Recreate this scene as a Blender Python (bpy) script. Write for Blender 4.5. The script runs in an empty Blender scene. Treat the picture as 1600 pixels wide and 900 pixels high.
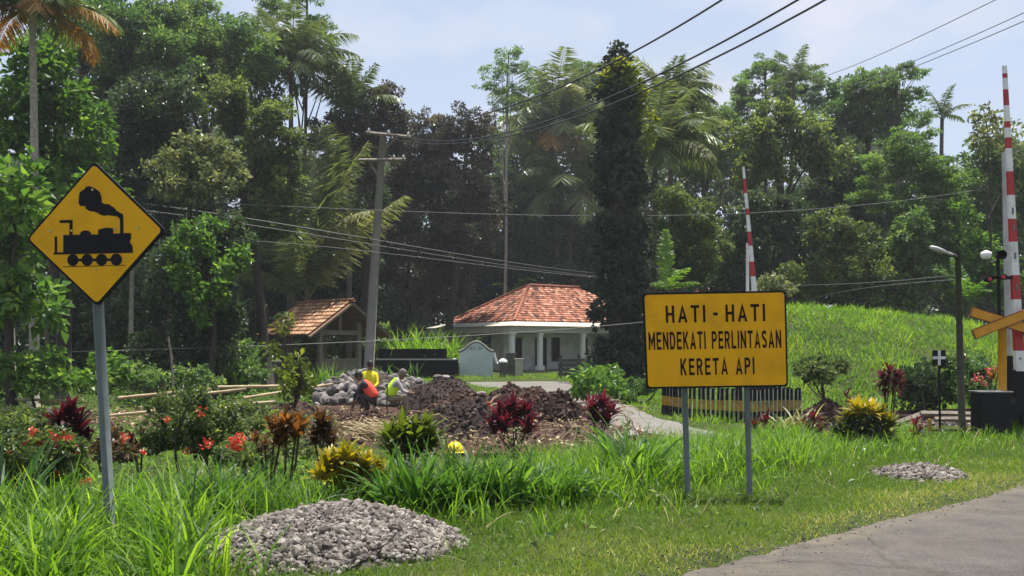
import bpy, bmesh, math, random
import numpy as np
from mathutils import Vector, Matrix

random.seed(7)
R = np.random.default_rng(11)
scene = bpy.context.scene
COL = scene.collection

# ------------------------------------------------------------------ camera, sky, sun, exposure
EYE = 1.35
F = 800 / math.tan(math.radians(30))          # focal length in pixels of the 1600 px wide photograph
cam_d = bpy.data.cameras.new('camera')
cam = bpy.data.objects.new('camera', cam_d)
COL.objects.link(cam)
cam.location = (0, 0, EYE)
cam.rotation_euler = (math.radians(90), 0, 0)
cam_d.sensor_width = 36
cam_d.lens = 18 / math.tan(math.radians(30))
cam_d.shift_y = 90 / 1600
cam_d.clip_end = 3000
scene.camera = cam

SUN_EL, SUN_AZ = 77.0, 22.0                    # azimuth measured from +Y (ahead) towards +X (right)
world = bpy.data.worlds.new('World')
scene.world = world
world.use_nodes = True
nt = world.node_tree
nt.nodes.clear()
wo = nt.nodes.new('ShaderNodeOutputWorld')
bg = nt.nodes.new('ShaderNodeBackground')
sky = nt.nodes.new('ShaderNodeTexSky')
sky.sky_type = 'NISHITA'
sky.sun_disc = False
sky.sun_elevation = math.radians(SUN_EL)
sky.sun_rotation = math.radians(SUN_AZ)
sky.air_density = 1.0
sky.dust_density = 1.6
sky.ozone_density = 1.0
tc = nt.nodes.new('ShaderNodeTexCoord')
mp = nt.nodes.new('ShaderNodeMapping')
mp.inputs['Scale'].default_value = (1.0, 1.0, 2.6)
mp.inputs['Location'].default_value = (0.35, 0.2, 0.1)
nz = nt.nodes.new('ShaderNodeTexNoise')
nz.inputs['Scale'].default_value = 2.6
nz.inputs['Detail'].default_value = 7
nz.inputs['Roughness'].default_value = 0.5
cr = nt.nodes.new('ShaderNodeValToRGB')
cr.color_ramp.elements[0].position = 0.40
cr.color_ramp.elements[0].color = (0.58, 0.58, 0.58, 1)
cr.color_ramp.elements[1].position = 0.72
cr.color_ramp.elements[1].color = (0.95, 0.95, 0.95, 1)
mx = nt.nodes.new('ShaderNodeMix')
mx.data_type = 'RGBA'
mx.inputs['B'].default_value = (3.35, 3.65, 4.3, 1)
nt.links.new(tc.outputs['Generated'], mp.inputs['Vector'])
nt.links.new(mp.outputs['Vector'], nz.inputs['Vector'])
nt.links.new(nz.outputs['Fac'], cr.inputs['Fac'])
nt.links.new(cr.outputs['Color'], mx.inputs['Factor'])
nt.links.new(sky.outputs['Color'], mx.inputs['A'])
nz2 = nt.nodes.new('ShaderNodeTexNoise'); nz2.inputs['Scale'].default_value = 3.4; nz2.inputs['Detail'].default_value = 8; nz2.inputs['Roughness'].default_value = 0.52
mp2 = nt.nodes.new('ShaderNodeMapping'); mp2.inputs['Scale'].default_value = (1, 1, 2.0); mp2.inputs['Location'].default_value = (1.7, 0.4, 2.2)
nt.links.new(tc.outputs['Generated'], mp2.inputs['Vector']); nt.links.new(mp2.outputs['Vector'], nz2.inputs['Vector'])
cr2 = nt.nodes.new('ShaderNodeValToRGB')
cr2.color_ramp.elements[0].position = 0.50; cr2.color_ramp.elements[0].color = (0, 0, 0, 1)
cr2.color_ramp.elements[1].position = 0.70; cr2.color_ramp.elements[1].color = (0.8, 0.8, 0.8, 1)
nt.links.new(nz2.outputs['Fac'], cr2.inputs['Fac'])
mx2 = nt.nodes.new('ShaderNodeMix'); mx2.data_type = 'RGBA'; mx2.inputs['B'].default_value = (4.6, 4.55, 4.85, 1)
nt.links.new(cr2.outputs['Color'], mx2.inputs['Factor']); nt.links.new(mx.outputs['Result'], mx2.inputs['A'])
nt.links.new(mx2.outputs['Result'], bg.inputs['Color'])
bg.inputs['Strength'].default_value = 0.10
nt.links.new(bg.outputs['Background'], wo.inputs['Surface'])

sun_d = bpy.data.lights.new('sun', 'SUN')
sun_d.energy = 4.2
sun_d.angle = math.radians(0.5)
sun_d.color = (1.0, 0.95, 0.87)
sun = bpy.data.objects.new('sun', sun_d)
COL.objects.link(sun)
_e, _a = math.radians(SUN_EL), math.radians(SUN_AZ)
SUND = Vector((math.sin(_a) * math.cos(_e), math.cos(_a) * math.cos(_e), math.sin(_e)))
sun.rotation_euler = SUND.to_track_quat('Z', 'Y').to_euler()
sun.location = (0, 20, 40)

scene.view_settings.view_transform = 'Standard'
scene.view_settings.look = 'None'
scene.view_settings.exposure = 0.95
scene.view_settings.gamma = 1.0
scene.view_settings.use_curve_mapping = False
scene.render.engine = 'CYCLES'
cy = scene.cycles
cy.use_denoising = True
cy.max_bounces = 6
cy.diffuse_bounces = 3
cy.glossy_bounces = 2
cy.transmission_bounces = 3
cy.volume_bounces = 0
cy.caustics_reflective = False
cy.caustics_refractive = False

# ------------------------------------------------------------------ helpers
def P(px, py, Y):
    """the world point at distance Y that the photograph's pixel looks at"""
    return np.array(((px - 800) / F * Y, Y, EYE + (540 - py) / F * Y))

def X(px, Y):
    return (px - 800) / F * Y

def M(px, Y):
    return px / F * Y

def sm(a, b, t):
    t = np.clip((np.asarray(t, float) - a) / (b - a), 0, 1)
    return t * t * (3 - 2 * t)

RD = np.array((0.76, 0.65)); RD = RD / np.linalg.norm(RD)      # along the road
RN = np.array((-RD[1], RD[0]))                                 # away from it, to the left
R0 = np.array((0.98, 5.2))

def road_d(x, y):
    return (np.asarray(x) - R0[0]) * RN[0] + (np.asarray(y) - R0[1]) * RN[1]

def H(x, y):
    x = np.asarray(x, float); y = np.asarray(y, float)
    d = road_d(x, y)
    z = -0.02 - 0.30 * sm(2.4, 6.5, d)
    hill = np.interp(x, [5.2, 7.6, 9.3, 13, 15.4, 17.5, 22, 40], [0, 2.5, 3.0, 2.75, 2.45, 1.75, 1.0, 0.6])
    z = z + hill * sm(20.3, 31, y) * (1 - 0.5 * sm(34, 60, y))
    z = z + 0.05 * np.sin(x * 1.3 + y * 0.7) * np.sin(y * 0.9 - x * 0.4) * sm(3, 7, d)
    z = z + 0.13 * sm(30, 45, y)
    return z

def hz(x, y):
    return float(H(x, y))

ORG = {}                                                        # world origin of each thing

def thing(name, label, cat, loc, group=None):
    o = bpy.data.objects.new(name, None)
    COL.objects.link(o)
    o.location = tuple(float(c) for c in loc)
    o.empty_display_size = 0.2
    o['label'] = label; o['category'] = cat
    if group: o['group'] = group
    ORG[o.name] = np.array(loc, float)
    return o

def tag(o, label=None, cat=None, group=None, kind=None):
    if label: o['label'] = label
    if cat: o['category'] = cat
    if group: o['group'] = group
    if kind: o['kind'] = kind
    return o

def copy_tree(o, parent=None):
    c = o.copy(); COL.objects.link(c)
    if parent is not None:
        c.parent = parent
    for ch in list(o.children):
        copy_tree(ch, c)
    return c

class MB:
    def __init__(s):
        s.v = []; s.var = []; s.n = 0; s.f = []; s.m = []
    def add(s, V, Fs, mat=0, var=0.5):
        V = np.asarray(V, float).reshape(-1, 3)
        s.v.append(V)
        s.var.append(np.broadcast_to(np.asarray(var, float), (len(V),)).copy())
        if isinstance(Fs, np.ndarray):
            s.f.append(Fs + s.n); s.m.append(np.broadcast_to(np.asarray(mat), (len(Fs),)).copy())
        else:
            for fc in Fs:
                s.f.append(np.array([fc]) + s.n); s.m.append(np.array([mat]))
        s.n += len(V)
        return s
    def build(s, name, mats, parent=None, smooth=False, local=False, origin=None):
        V = np.concatenate(s.v)
        if parent is not None and not local:
            V = V - ORG[parent.name]
        elif origin is not None:
            V = V - np.asarray(origin)
        me = bpy.data.meshes.new(name)
        me.vertices.add(len(V)); me.vertices.foreach_set('co', V.astype(np.float32).ravel())
        tot = np.concatenate([np.full(len(f), f.shape[1]) for f in s.f]).astype(np.int32)
        idx = np.concatenate([f.ravel() for f in s.f]).astype(np.int32)
        st = np.concatenate(([0], np.cumsum(tot)[:-1])).astype(np.int32)
        me.loops.add(len(idx)); me.loops.foreach_set('vertex_index', idx)
        me.polygons.add(len(tot)); me.polygons.foreach_set('loop_start', st); me.polygons.foreach_set('loop_total', tot)
        me.polygons.foreach_set('material_index', np.concatenate(s.m).astype(np.int32))
        me.polygons.foreach_set('use_smooth', np.full(len(tot), smooth))
        a = me.attributes.new('var', 'FLOAT', 'POINT')
        a.data.foreach_set('value', np.concatenate(s.var).astype(np.float32))
        if not isinstance(mats, (list, tuple)): mats = [mats]
        for m in mats: me.materials.append(m)
        me.update(calc_edges=True)
        o = bpy.data.objects.new(name, me)
        COL.objects.link(o)
        if parent is not None:
            o.parent = parent
            ORG[o.name] = ORG.get(parent.name, np.zeros(3))
        else:
            ORG[o.name] = np.zeros(3) if origin is None else np.asarray(origin, float)
            if origin is not None: o.location = tuple(float(c) for c in origin)
        return o
    # ---- shapes
    def tube(s, pts, rad, sides=8, mat=0, var=0.5, cap=True):
        pts = np.asarray(pts, float); k = len(pts)
        rad = np.broadcast_to(np.asarray(rad, float), (k,))
        T = np.gradient(pts, axis=0)
        T /= np.linalg.norm(T, axis=1)[:, None] + 1e-9
        ref = np.array((0, 0, 1.0)) if abs(T[:, 2]).mean() < 0.8 else np.array((1.0, 0, 0))
        A = np.cross(T, ref); A /= np.linalg.norm(A, axis=1)[:, None] + 1e-9
        B = np.cross(A, T)
        ang = np.arange(sides) * 2 * math.pi / sides
        V = pts[:, None] + rad[:, None, None] * (A[:, None] * np.cos(ang)[None, :, None] + B[:, None] * np.sin(ang)[None, :, None])
        i = np.arange(k - 1)[:, None] * sides; j = np.arange(sides)[None]; j2 = (j + 1) % sides
        q = np.stack([i + j, i + j2, i + sides + j2, i + sides + j], -1).reshape(-1, 4)
        n0 = s.n
        s.add(V.reshape(-1, 3), q, mat, var)
        if cap:
            s.f.append(np.array([[n0 + a for a in range(sides)][::1]])); s.m.append(np.array([mat]))
            s.f.append(np.array([[n0 + (k - 1) * sides + a for a in range(sides)][::-1]])); s.m.append(np.array([mat]))
        return s
    def box(s, c, size, rot=None, mat=0, var=0.5, ch=0.0):
        hx, hy, hz_ = [a / 2 for a in size]
        c = np.asarray(c, float)
        if ch <= 0:
            V = np.array([(x, y, z) for z in (-hz_, hz_) for y in (-hy, hy) for x in (-hx, hx)])
            Fs = np.array([(0, 2, 3, 1), (4, 5, 7, 6), (0, 1, 5, 4), (1, 3, 7, 5), (3, 2, 6, 7), (2, 0, 4, 6)])
            if rot is not None: V = V @ np.asarray(rot).T
            return s.add(V + c, Fs, mat, var)
        bm = bmesh.new()
        bmesh.ops.create_cube(bm, size=1)
        for v in bm.verts: v.co = Vector((v.co.x * size[0], v.co.y * size[1], v.co.z * size[2]))
        bmesh.ops.bevel(bm, geom=bm.edges[:], offset=ch, segments=2, affect='EDGES', profile=0.5)
        bm.verts.index_update()
        V = np.array([v.co[:] for v in bm.verts]); Fs = [[v.index for v in f.verts] for f in bm.faces]
        bm.free()
        if rot is not None: V = V @ np.asarray(rot).T
        return s.add(V + c, Fs, mat, var)
    def prism(s, poly, y0, y1, fn, mat=0, var=0.5):
        """outline poly (u, v) extruded from y0 to y1; fn maps (u, y, v) to a point"""
        a, n = 0.0, len(poly)
        for i in range(n):
            a += poly[i][0] * poly[(i + 1) % n][1] - poly[(i + 1) % n][0] * poly[i][1]
        if a < 0: poly = poly[::-1]
        V = [fn(u, y0, v) for u, v in poly] + [fn(u, y1, v) for u, v in poly]
        Fs = [list(range(n)), list(range(2 * n - 1, n - 1, -1))]
        for i in range(n):
            j = (i + 1) % n
            Fs.append([j, i, n + i, n + j])
        return s.add(V, Fs, mat, var)
    def lathe(s, prof, c, sides=20, mat=0, var=0.5, axis=None, scale=(1, 1, 1)):
        prof = np.asarray(prof, float); k = len(prof)
        ang = np.arange(sides) * 2 * math.pi / sides
        V = np.stack([prof[:, None, 0] * np.cos(ang) * scale[0], prof[:, None, 0] * np.sin(ang) * scale[1],
                      np.repeat(prof[:, 1:2], sides, 1) * scale[2]], -1).reshape(-1, 3)
        if axis is not None: V = V @ np.asarray(axis).T
        i = np.arange(k - 1)[:, None] * sides; j = np.arange(sides)[None]; j2 = (j + 1) % sides
        q = np.stack([i + j, i + j2, i + sides + j2, i + sides + j], -1).reshape(-1, 4)
        return s.add(V + np.asarray(c, float), q, mat, var)
    def leaves(s, pos, d, nrm, L, W, var, mat=0, fold=0.25, wide=0.5):
        """one folded diamond per leaf: base at pos, pointing along d, facing nrm"""
        n = len(pos)
        d = d / (np.linalg.norm(d, axis=1)[:, None] + 1e-9)
        sd = np.cross(d, nrm); sd /= np.linalg.norm(sd, axis=1)[:, None] + 1e-9
        up = np.cross(sd, d)
        L = np.broadcast_to(np.asarray(L, float), (n,))[:, None]; W = np.broadcast_to(np.asarray(W, float), (n,))[:, None]
        b = pos; t = pos + d * L - up * L * 0.10
        mid = pos + d * L * wide
        l = mid + sd * W * 0.5 + up * W * fold; r = mid - sd * W * 0.5 + up * W * fold
        V = np.stack([b, r, t, l], 1).reshape(-1, 3)
        q = np.arange(n)[:, None] * 4
        Fs = np.concatenate([q + np.array([[0, 1, 2]]), q + np.array([[0, 2, 3]])])
        return s.add(V, Fs, mat, np.repeat(np.broadcast_to(var, (n,)), 4))
    def blades(s, pos, az, lean, bend, L, W, var, k=4, prof='grass', mat=0, twist=0.5):
        n = len(pos); bc = lambda a: np.broadcast_to(np.asarray(a, float), (n,))
        az, lean, bend, L, W, var = map(bc, (az, lean, bend, L, W, var))
        t = np.linspace(0, 1, k + 1)
        th = lean[:, None] + bend[:, None] * t[None] ** 1.4
        st = L[:, None] / k
        hx = np.concatenate([np.zeros((n, 1)), np.cumsum(np.sin((th[:, 1:] + th[:, :-1]) / 2) * st, 1)], 1)
        hzz = np.concatenate([np.zeros((n, 1)), np.cumsum(np.cos((th[:, 1:] + th[:, :-1]) / 2) * st, 1)], 1)
        C = pos[:, None] + np.stack([hx * np.cos(az)[:, None], hx * np.sin(az)[:, None], hzz], -1)
        if prof == 'grass': w = np.maximum(1 - t, 0.04) ** 0.6
        elif prof == 'strap': w = np.clip(np.sin(math.pi * (0.18 + 0.82 * t)) ** 0.7, 0.04, 1)
        else: w = np.clip(np.sin(math.pi * (0.06 + 0.94 * t)), 0.04, 1)
        a2 = az + math.pi / 2 + R.normal(0, twist, n)
        S = np.stack([np.cos(a2), np.sin(a2), R.normal(0, 0.15, n)], -1)
        half = (W[:, None] * w[None] / 2)[..., None] * S[:, None]
        V = np.stack([C - half, C + half], 2).reshape(-1, 3)
        base = (np.arange(n) * 2 * (k + 1))[:, None, None]; i = (np.arange(k) * 2)[None, :, None]
        q = (base + i + np.array([0, 1, 3, 2])[None, None]).reshape(-1, 4)
        return s.add(V, q, mat, np.repeat(var, 2 * (k + 1)))
    def stones(s, pos, size, var, mat=0, flat=0.75):
        n = len(pos)
        g = (1 + 5 ** .5) / 2
        ico = np.array([(-1, g, 0), (1, g, 0), (-1, -g, 0), (1, -g, 0), (0, -1, g), (0, 1, g), (0, -1, -g), (0, 1, -g), (g, 0, -1), (g, 0, 1), (-g, 0, -1), (-g, 0, 1)]) * .29
        V = ico[None] * R.uniform(0.78, 1.18, (n, 12, 1)) + R.normal(0, 0.035, (n, 12, 3))
        V = V * np.stack([R.uniform(0.7, 1.25, n), R.uniform(0.7, 1.25, n), R.uniform(0.5, 0.9, n) * flat / 0.75], -1)[:, None]
        q = R.normal(0, 1, (n, 4)); q /= np.linalg.norm(q, axis=1)[:, None]
        w, x, y, z = q.T
        Rm = np.stack([np.stack([1 - 2 * (y * y + z * z), 2 * (x * y - w * z), 2 * (x * z + w * y)], -1),
                       np.stack([2 * (x * y + w * z), 1 - 2 * (x * x + z * z), 2 * (y * z - w * x)], -1),
                       np.stack([2 * (x * z - w * y), 2 * (y * z + w * x), 1 - 2 * (x * x + y * y)], -1)], 1)
        V = np.einsum('nij,nkj->nki', Rm, V) * np.broadcast_to(size, (n,))[:, None, None] + np.asarray(pos)[:, None]
        Fs = np.array([(0, 11, 5), (0, 5, 1), (0, 1, 7), (0, 7, 10), (0, 10, 11), (1, 5, 9), (5, 11, 4), (11, 10, 2), (10, 7, 6), (7, 1, 8),
                       (3, 9, 4), (3, 4, 2), (3, 2, 6), (3, 6, 8), (3, 8, 9), (4, 9, 5), (2, 4, 11), (6, 2, 10), (8, 6, 7), (9, 8, 1)])
        q = (np.arange(n)[:, None, None] * 12 + Fs[None]).reshape(-1, 3)
        return s.add(V.reshape(-1, 3), q, mat, np.repeat(np.broadcast_to(var, (n,)), 12))

def rotz(a):
    c, s_ = math.cos(a), math.sin(a)
    return np.array([(c, -s_, 0), (s_, c, 0), (0, 0, 1)])

def rnd_dirs(n):
    v = R.normal(0, 1, (n, 3))
    return v / np.linalg.norm(v, axis=1)[:, None]

# ------------------------------------------------------------------ materials
def nodes_of(name):
    m = bpy.data.materials.new(name); m.use_nodes = True
    return m, m.node_tree, m.node_tree.nodes['Principled BSDF']

def ramp(ntree, src, stops):
    r = ntree.nodes.new('ShaderNodeValToRGB')
    el = r.color_ramp.elements
    while len(el) < len(stops): el.new(0.5)
    for e, (p, c) in zip(el, stops):
        e.position = p; e.color = (*c, 1)
    ntree.links.new(src, r.inputs['Fac'])
    return r.outputs['Color']

def noise(ntree, scale, detail=4, rough=0.6, vec=None):
    n = ntree.nodes.new('ShaderNodeTexNoise')
    n.inputs['Scale'].default_value = scale; n.inputs['Detail'].default_value = detail; n.inputs['Roughness'].default_value = rough
    if vec is None:
        g = ntree.nodes.new('ShaderNodeTexCoord'); vec = g.outputs['Object']
    ntree.links.new(vec, n.inputs['Vector'])
    return n.outputs['Fac']

def attr(ntree, name='var'):
    a = ntree.nodes.new('ShaderNodeAttribute'); a.attribute_name = name
    return a.outputs['Fac']

def leafmat(name, c0, c1, c2=None, trans=0.4, rough=0.45, spec=0.4, tgain=1.9, tyel=(1.04, 1.0, 0.58)):
    m, t, b = nodes_of(name)
    c2 = c2 or c1
    k = {'leaf_mid': 1.75, 'leaf_dark': 1.7, 'leaf_olive': 1.6, 'leaf_bright': 1.4, 'leaf_pale': 1.6, 'leaf_feather': 1.7, 'leaf_far': 1.7, 'leaf_palm': 1.6, 'leaf_vine': 2.5, 'leaf_brown': 1.6}.get(name, 1.0)
    c0, c1, c2 = [tuple(k * v for v in c) for c in (c0, c1, c2)]
    col = ramp(t, attr(t), [(0.0, c0), (0.6, c1), (1.0, c2)])
    t.links.new(col, b.inputs['Base Color'])
    b.inputs['Roughness'].default_value = rough
    b.inputs['Specular IOR Level'].default_value = spec
    tr = t.nodes.new('ShaderNodeBsdfTranslucent')
    mul = t.nodes.new('ShaderNodeMix'); mul.data_type = 'RGBA'; mul.blend_type = 'MULTIPLY'
    mul.inputs['Factor'].default_value = 1
    t.links.new(col, mul.inputs['A'])
    mul.inputs['B'].default_value = (tgain * tyel[0], tgain * tyel[1], tgain * tyel[2], 1)
    t.links.new(mul.outputs['Result'], tr.inputs['Color'])
    ms = t.nodes.new('ShaderNodeMixShader'); ms.inputs['Fac'].default_value = trans
    t.links.new(b.outputs['BSDF'], ms.inputs[1]); t.links.new(tr.outputs['BSDF'], ms.inputs[2])
    t.links.new(ms.outputs['Shader'], t.nodes['Material Output'].inputs['Surface'])
    return m

def solid(name, c, rough=0.7, metal=0.0, vary=0.18, scale=6.0, bump=0.0, spec=0.4, dirt=None, dscale=1.2):
    m, t, b = nodes_of(name)
    c = np.array(c, float)
    lo = tuple(np.clip(c * (1 - vary), 0, 1)); hi = tuple(np.clip(c * (1 + vary), 0, 1))
    nf = noise(t, scale)
    col = ramp(t, nf, [(0.3, lo), (0.7, hi)])
    if dirt is not None:
        d = ramp(t, noise(t, dscale, 6, 0.65), [(0.48, (0, 0, 0)), (0.72, (1, 1, 1))])
        mxn = t.nodes.new('ShaderNodeMix'); mxn.data_type = 'RGBA'
        t.links.new(d, mxn.inputs['Factor']); t.links.new(col, mxn.inputs['A']); mxn.inputs['B'].default_value = (*dirt, 1)
        col = mxn.outputs['Result']
    t.links.new(col, b.inputs['Base Color'])
    b.inputs['Roughness'].default_value = rough; b.inputs['Metallic'].default_value = metal
    b.inputs['Specular IOR Level'].default_value = spec
    if bump:
        bp = t.nodes.new('ShaderNodeBump'); bp.inputs['Strength'].default_value = bump; bp.inputs['Distance'].default_value = 0.02
        t.links.new(noise(t, scale * 4), bp.inputs['Height']); t.links.new(bp.outputs['Normal'], b.inputs['Normal'])
    return m

def varmat(name, stops, rough=0.85, spec=0.3, nscale=None, bump=0.0):
    m, t, b = nodes_of(name)
    f = attr(t)
    if nscale:
        a = t.nodes.new('ShaderNodeMath'); a.operation = 'MULTIPLY_ADD'
        t.links.new(noise(t, nscale), a.inputs[0]); a.inputs[1].default_value = 0.5; a.inputs[2].default_value = -0.25
        s2 = t.nodes.new('ShaderNodeMath'); s2.operation = 'ADD'
        t.links.new(f, s2.inputs[0]); t.links.new(a.outputs[0], s2.inputs[1]); f = s2.outputs[0]
    t.links.new(ramp(t, f, stops), b.inputs['Base Color'])
    b.inputs['Roughness'].default_value = rough; b.inputs['Specular IOR Level'].default_value = spec
    if bump:
        bp = t.nodes.new('ShaderNodeBump'); bp.inputs['Strength'].default_value = bump; bp.inputs['Distance'].default_value = 0.03
        t.links.new(noise(t, (nscale or 5) * 3), bp.inputs['Height']); t.links.new(bp.outputs['Normal'], b.inputs['Normal'])
    return m

LM = {
    'mid': leafmat('leaf_mid', (0.02, 0.044, 0.016), (0.05, 0.095, 0.03), (0.12, 0.17, 0.05), spec=0.55, rough=0.4),
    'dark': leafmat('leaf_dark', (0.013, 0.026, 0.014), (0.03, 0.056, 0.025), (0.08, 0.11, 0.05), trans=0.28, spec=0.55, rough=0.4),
    'olive': leafmat('leaf_olive', (0.026, 0.044, 0.016), (0.065, 0.10, 0.03), (0.15, 0.18, 0.055), spec=0.5),
    'bright': leafmat('leaf_bright', (0.03, 0.07, 0.014), (0.07, 0.145, 0.025), (0.15, 0.23, 0.035)),
    'lime': leafmat('leaf_lime', (0.06, 0.09, 0.012), (0.14, 0.18, 0.02), (0.25, 0.26, 0.03), trans=0.45),
    'pale': leafmat('leaf_pale', (0.045, 0.06, 0.03), (0.11, 0.13, 0.06), (0.2, 0.21, 0.11), trans=0.3),
    'brown': leafmat('leaf_brown', (0.020, 0.020, 0.015), (0.046, 0.044, 0.031), (0.12, 0.112, 0.08), trans=0.25, tyel=(1.05, 0.95, 0.6), spec=0.6, rough=0.4),
    'feather': leafmat('leaf_feather', (0.03, 0.06, 0.02), (0.065, 0.115, 0.032), (0.10, 0.16, 0.045), trans=0.45),
    'fardark': leafmat('leaf_far', (0.02, 0.034, 0.02), (0.04, 0.062, 0.032), (0.07, 0.10, 0.045), trans=0.3),
    'palm': leafmat('leaf_palm', (0.03, 0.05, 0.018), (0.065, 0.095, 0.03), (0.14, 0.15, 0.06), trans=0.35, spec=0.6, rough=0.38),
    'deadpalm': leafmat('leaf_dead', (0.12, 0.07, 0.02), (0.28, 0.17, 0.04), (0.42, 0.22, 0.03), trans=0.35, tyel=(1.1, 0.9, 0.5), tgain=1.3),
    'banana': leafmat('leaf_banana', (0.04, 0.09, 0.02), (0.08, 0.17, 0.025), (0.15, 0.25, 0.04), trans=0.45),
    'vine': leafmat('leaf_vine', (0.010, 0.014, 0.011), (0.018, 0.026, 0.017), (0.035, 0.047, 0.027), trans=0.15, spec=0.22, rough=0.55),
    'ti': leafmat('leaf_ti', (0.03, 0.006, 0.010), (0.075, 0.012, 0.022), (0.16, 0.03, 0.04), trans=0.35, tyel=(1.3, 0.6, 0.6), tgain=1.6),
    'orange': leafmat('leaf_orange', (0.045, 0.032, 0.014), (0.13, 0.072, 0.022), (0.32, 0.17, 0.045), trans=0.35, tyel=(1.2, 0.8, 0.4), tgain=1.5),
    'yellow': leafmat('leaf_yellow', (0.07, 0.10, 0.012), (0.3, 0.26, 0.015), (0.5, 0.38, 0.02), trans=0.35, tyel=(1.1, 1.0, 0.4), tgain=1.4),
    'strap': leafmat('leaf_strap', (0.02, 0.055, 0.012), (0.06, 0.145, 0.022), (0.14, 0.26, 0.035), trans=0.45, spec=0.4, rough=0.5),
    'stripe': leafmat('leaf_stripe', (0.06, 0.08, 0.03), (0.2, 0.22, 0.09), (0.55, 0.52, 0.3), trans=0.3),
    'grass': leafmat('grass_tall', (0.03, 0.082, 0.010), (0.105, 0.22, 0.017), (0.24, 0.37, 0.038), trans=0.48, spec=0.35, rough=0.5),
    'lawn': leafmat('grass_lawn', (0.05, 0.115, 0.010), (0.145, 0.225, 0.018), (0.42, 0.36, 0.14), trans=0.35, spec=0.25),
    'hill': leafmat('grass_hill', (0.055, 0.135, 0.010), (0.12, 0.24, 0.016), (0.24, 0.32, 0.045), trans=0.45, spec=0.25),
    'straw': leafmat('dry_straw', (0.18, 0.12, 0.06), (0.38, 0.29, 0.15), (0.6, 0.5, 0.32), trans=0.15, tyel=(1, 1, 1), tgain=1.0),
    'flower': leafmat('flower_red', (0.5, 0.05, 0.03), (0.75, 0.10, 0.06), (0.8, 0.28, 0.16), trans=0.3, tyel=(1, 0.8, 0.8), tgain=1.2),
    'pink': leafmat('flower_pink', (0.6, 0.06, 0.12), (0.75, 0.12, 0.2), (0.8, 0.3, 0.35), trans=0.3, tyel=(1, 0.8, 0.8), tgain=1.2),
}
BARK = solid('bark', (0.10, 0.08, 0.06), 0.95, vary=0.4, scale=14, bump=0.6)
BARKD = solid('bark_dark', (0.045, 0.036, 0.03), 0.95, vary=0.4, scale=14, bump=0.6)
BARKP = solid('bark_pale', (0.30, 0.27, 0.22), 0.95, vary=0.3, scale=10, bump=0.5)
STEM = solid('stem', (0.07, 0.065, 0.035), 0.9, vary=0.3, scale=20)
BLACK = solid('black_paint', (0.008, 0.008, 0.011), 0.6, vary=0.3, scale=9, spec=0.2)
SIGNY = solid('sign_yellow', (0.78, 0.395, 0.006), 0.5, vary=0.06, scale=2.5, spec=0.15, dirt=(0.60, 0.30, 0.008), dscale=2.2)
SIGNK = solid('sign_black', (0.008, 0.008, 0.012), 0.6, vary=0.1, scale=5, spec=0.15)
MAROON = solid('sign_maroon', (0.028, 0.006, 0.005), 0.6, vary=0.1, scale=5, spec=0.12)
GALV = solid('galvanised', (0.095, 0.12, 0.118), 0.6, metal=0.0, vary=0.15, scale=12, dirt=(0.075, 0.085, 0.075), dscale=4)
BOLT = solid('bolt_head', (0.55, 0.42, 0.2), 0.4, metal=0.3)
WHITE = solid('white_paint', (0.75, 0.75, 0.74), 0.5, vary=0.08, scale=8, dirt=(0.5, 0.48, 0.44), dscale=3)
REDP = solid('red_paint', (0.42, 0.03, 0.035), 0.5, vary=0.12, scale=8)
YELP = solid('yellow_paint', (0.6, 0.27, 0.015), 0.5, vary=0.12, scale=8)
YELD = solid('yellow_paint_worn', (0.40, 0.24, 0.03), 0.7, vary=0.25, scale=8, dirt=(0.14, 0.11, 0.06), dscale=5)
WOODG = solid('wood_weathered', (0.22, 0.19, 0.155), 0.9, vary=0.3, scale=8, bump=0.4)
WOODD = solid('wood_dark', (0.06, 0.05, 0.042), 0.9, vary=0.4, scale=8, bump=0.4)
CONC = solid('concrete', (0.17, 0.16, 0.145), 0.9, vary=0.15, scale=5, bump=0.2, dirt=(0.15, 0.13, 0.105), dscale=0.9)
CONCP = solid('concrete_pole', (0.23, 0.21, 0.19), 0.9, vary=0.2, scale=3, bump=0.2)
WALLW = solid('wall_white', (0.72, 0.73, 0.78), 0.85, vary=0.05, scale=2, dirt=(0.42, 0.41, 0.40), dscale=0.9)
COLW = solid('column_white', (0.8, 0.8, 0.82), 0.7, vary=0.05, scale=2)
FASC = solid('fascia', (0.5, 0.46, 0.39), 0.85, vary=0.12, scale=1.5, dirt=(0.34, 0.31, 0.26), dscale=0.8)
DARKIN = solid('dark_opening', (0.02, 0.023, 0.026), 0.25, vary=0.2)
PALEB = solid('pale_blue_plaster', (0.55, 0.64, 0.66), 0.85, vary=0.06, scale=2, dirt=(0.42, 0.5, 0.52), dscale=1.2)
GREYC = solid('grey_cap', (0.16, 0.16, 0.16), 0.8, vary=0.2)
BLKW = solid('black_wall', (0.006, 0.006, 0.008), 0.8, spec=0.1, vary=0.4, scale=3)
GREYW = solid('grey_wall', (0.10, 0.095, 0.085), 0.9, vary=0.3, scale=3, bump=0.4)
BAMBOO = solid('bamboo', (0.42, 0.33, 0.19), 0.6, vary=0.25, scale=5, dirt=(0.2, 0.15, 0.1), dscale=2)
RUST = solid('rusty_rail', (0.10, 0.065, 0.045), 0.7, metal=0.3, vary=0.3, scale=12)
WIRE = solid('wire', (0.03, 0.03, 0.034), 0.5, vary=0.1)
WIREP = solid('wire_pale', (0.18, 0.175, 0.17), 0.5, vary=0.1)
TILE = varmat('roof_tile', [(0.0, (0.07, 0.03, 0.022)), (0.3, (0.24, 0.085, 0.05)), (0.65, (0.40, 0.16, 0.095)), (1.0, (0.52, 0.28, 0.19))], 0.85)
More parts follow.
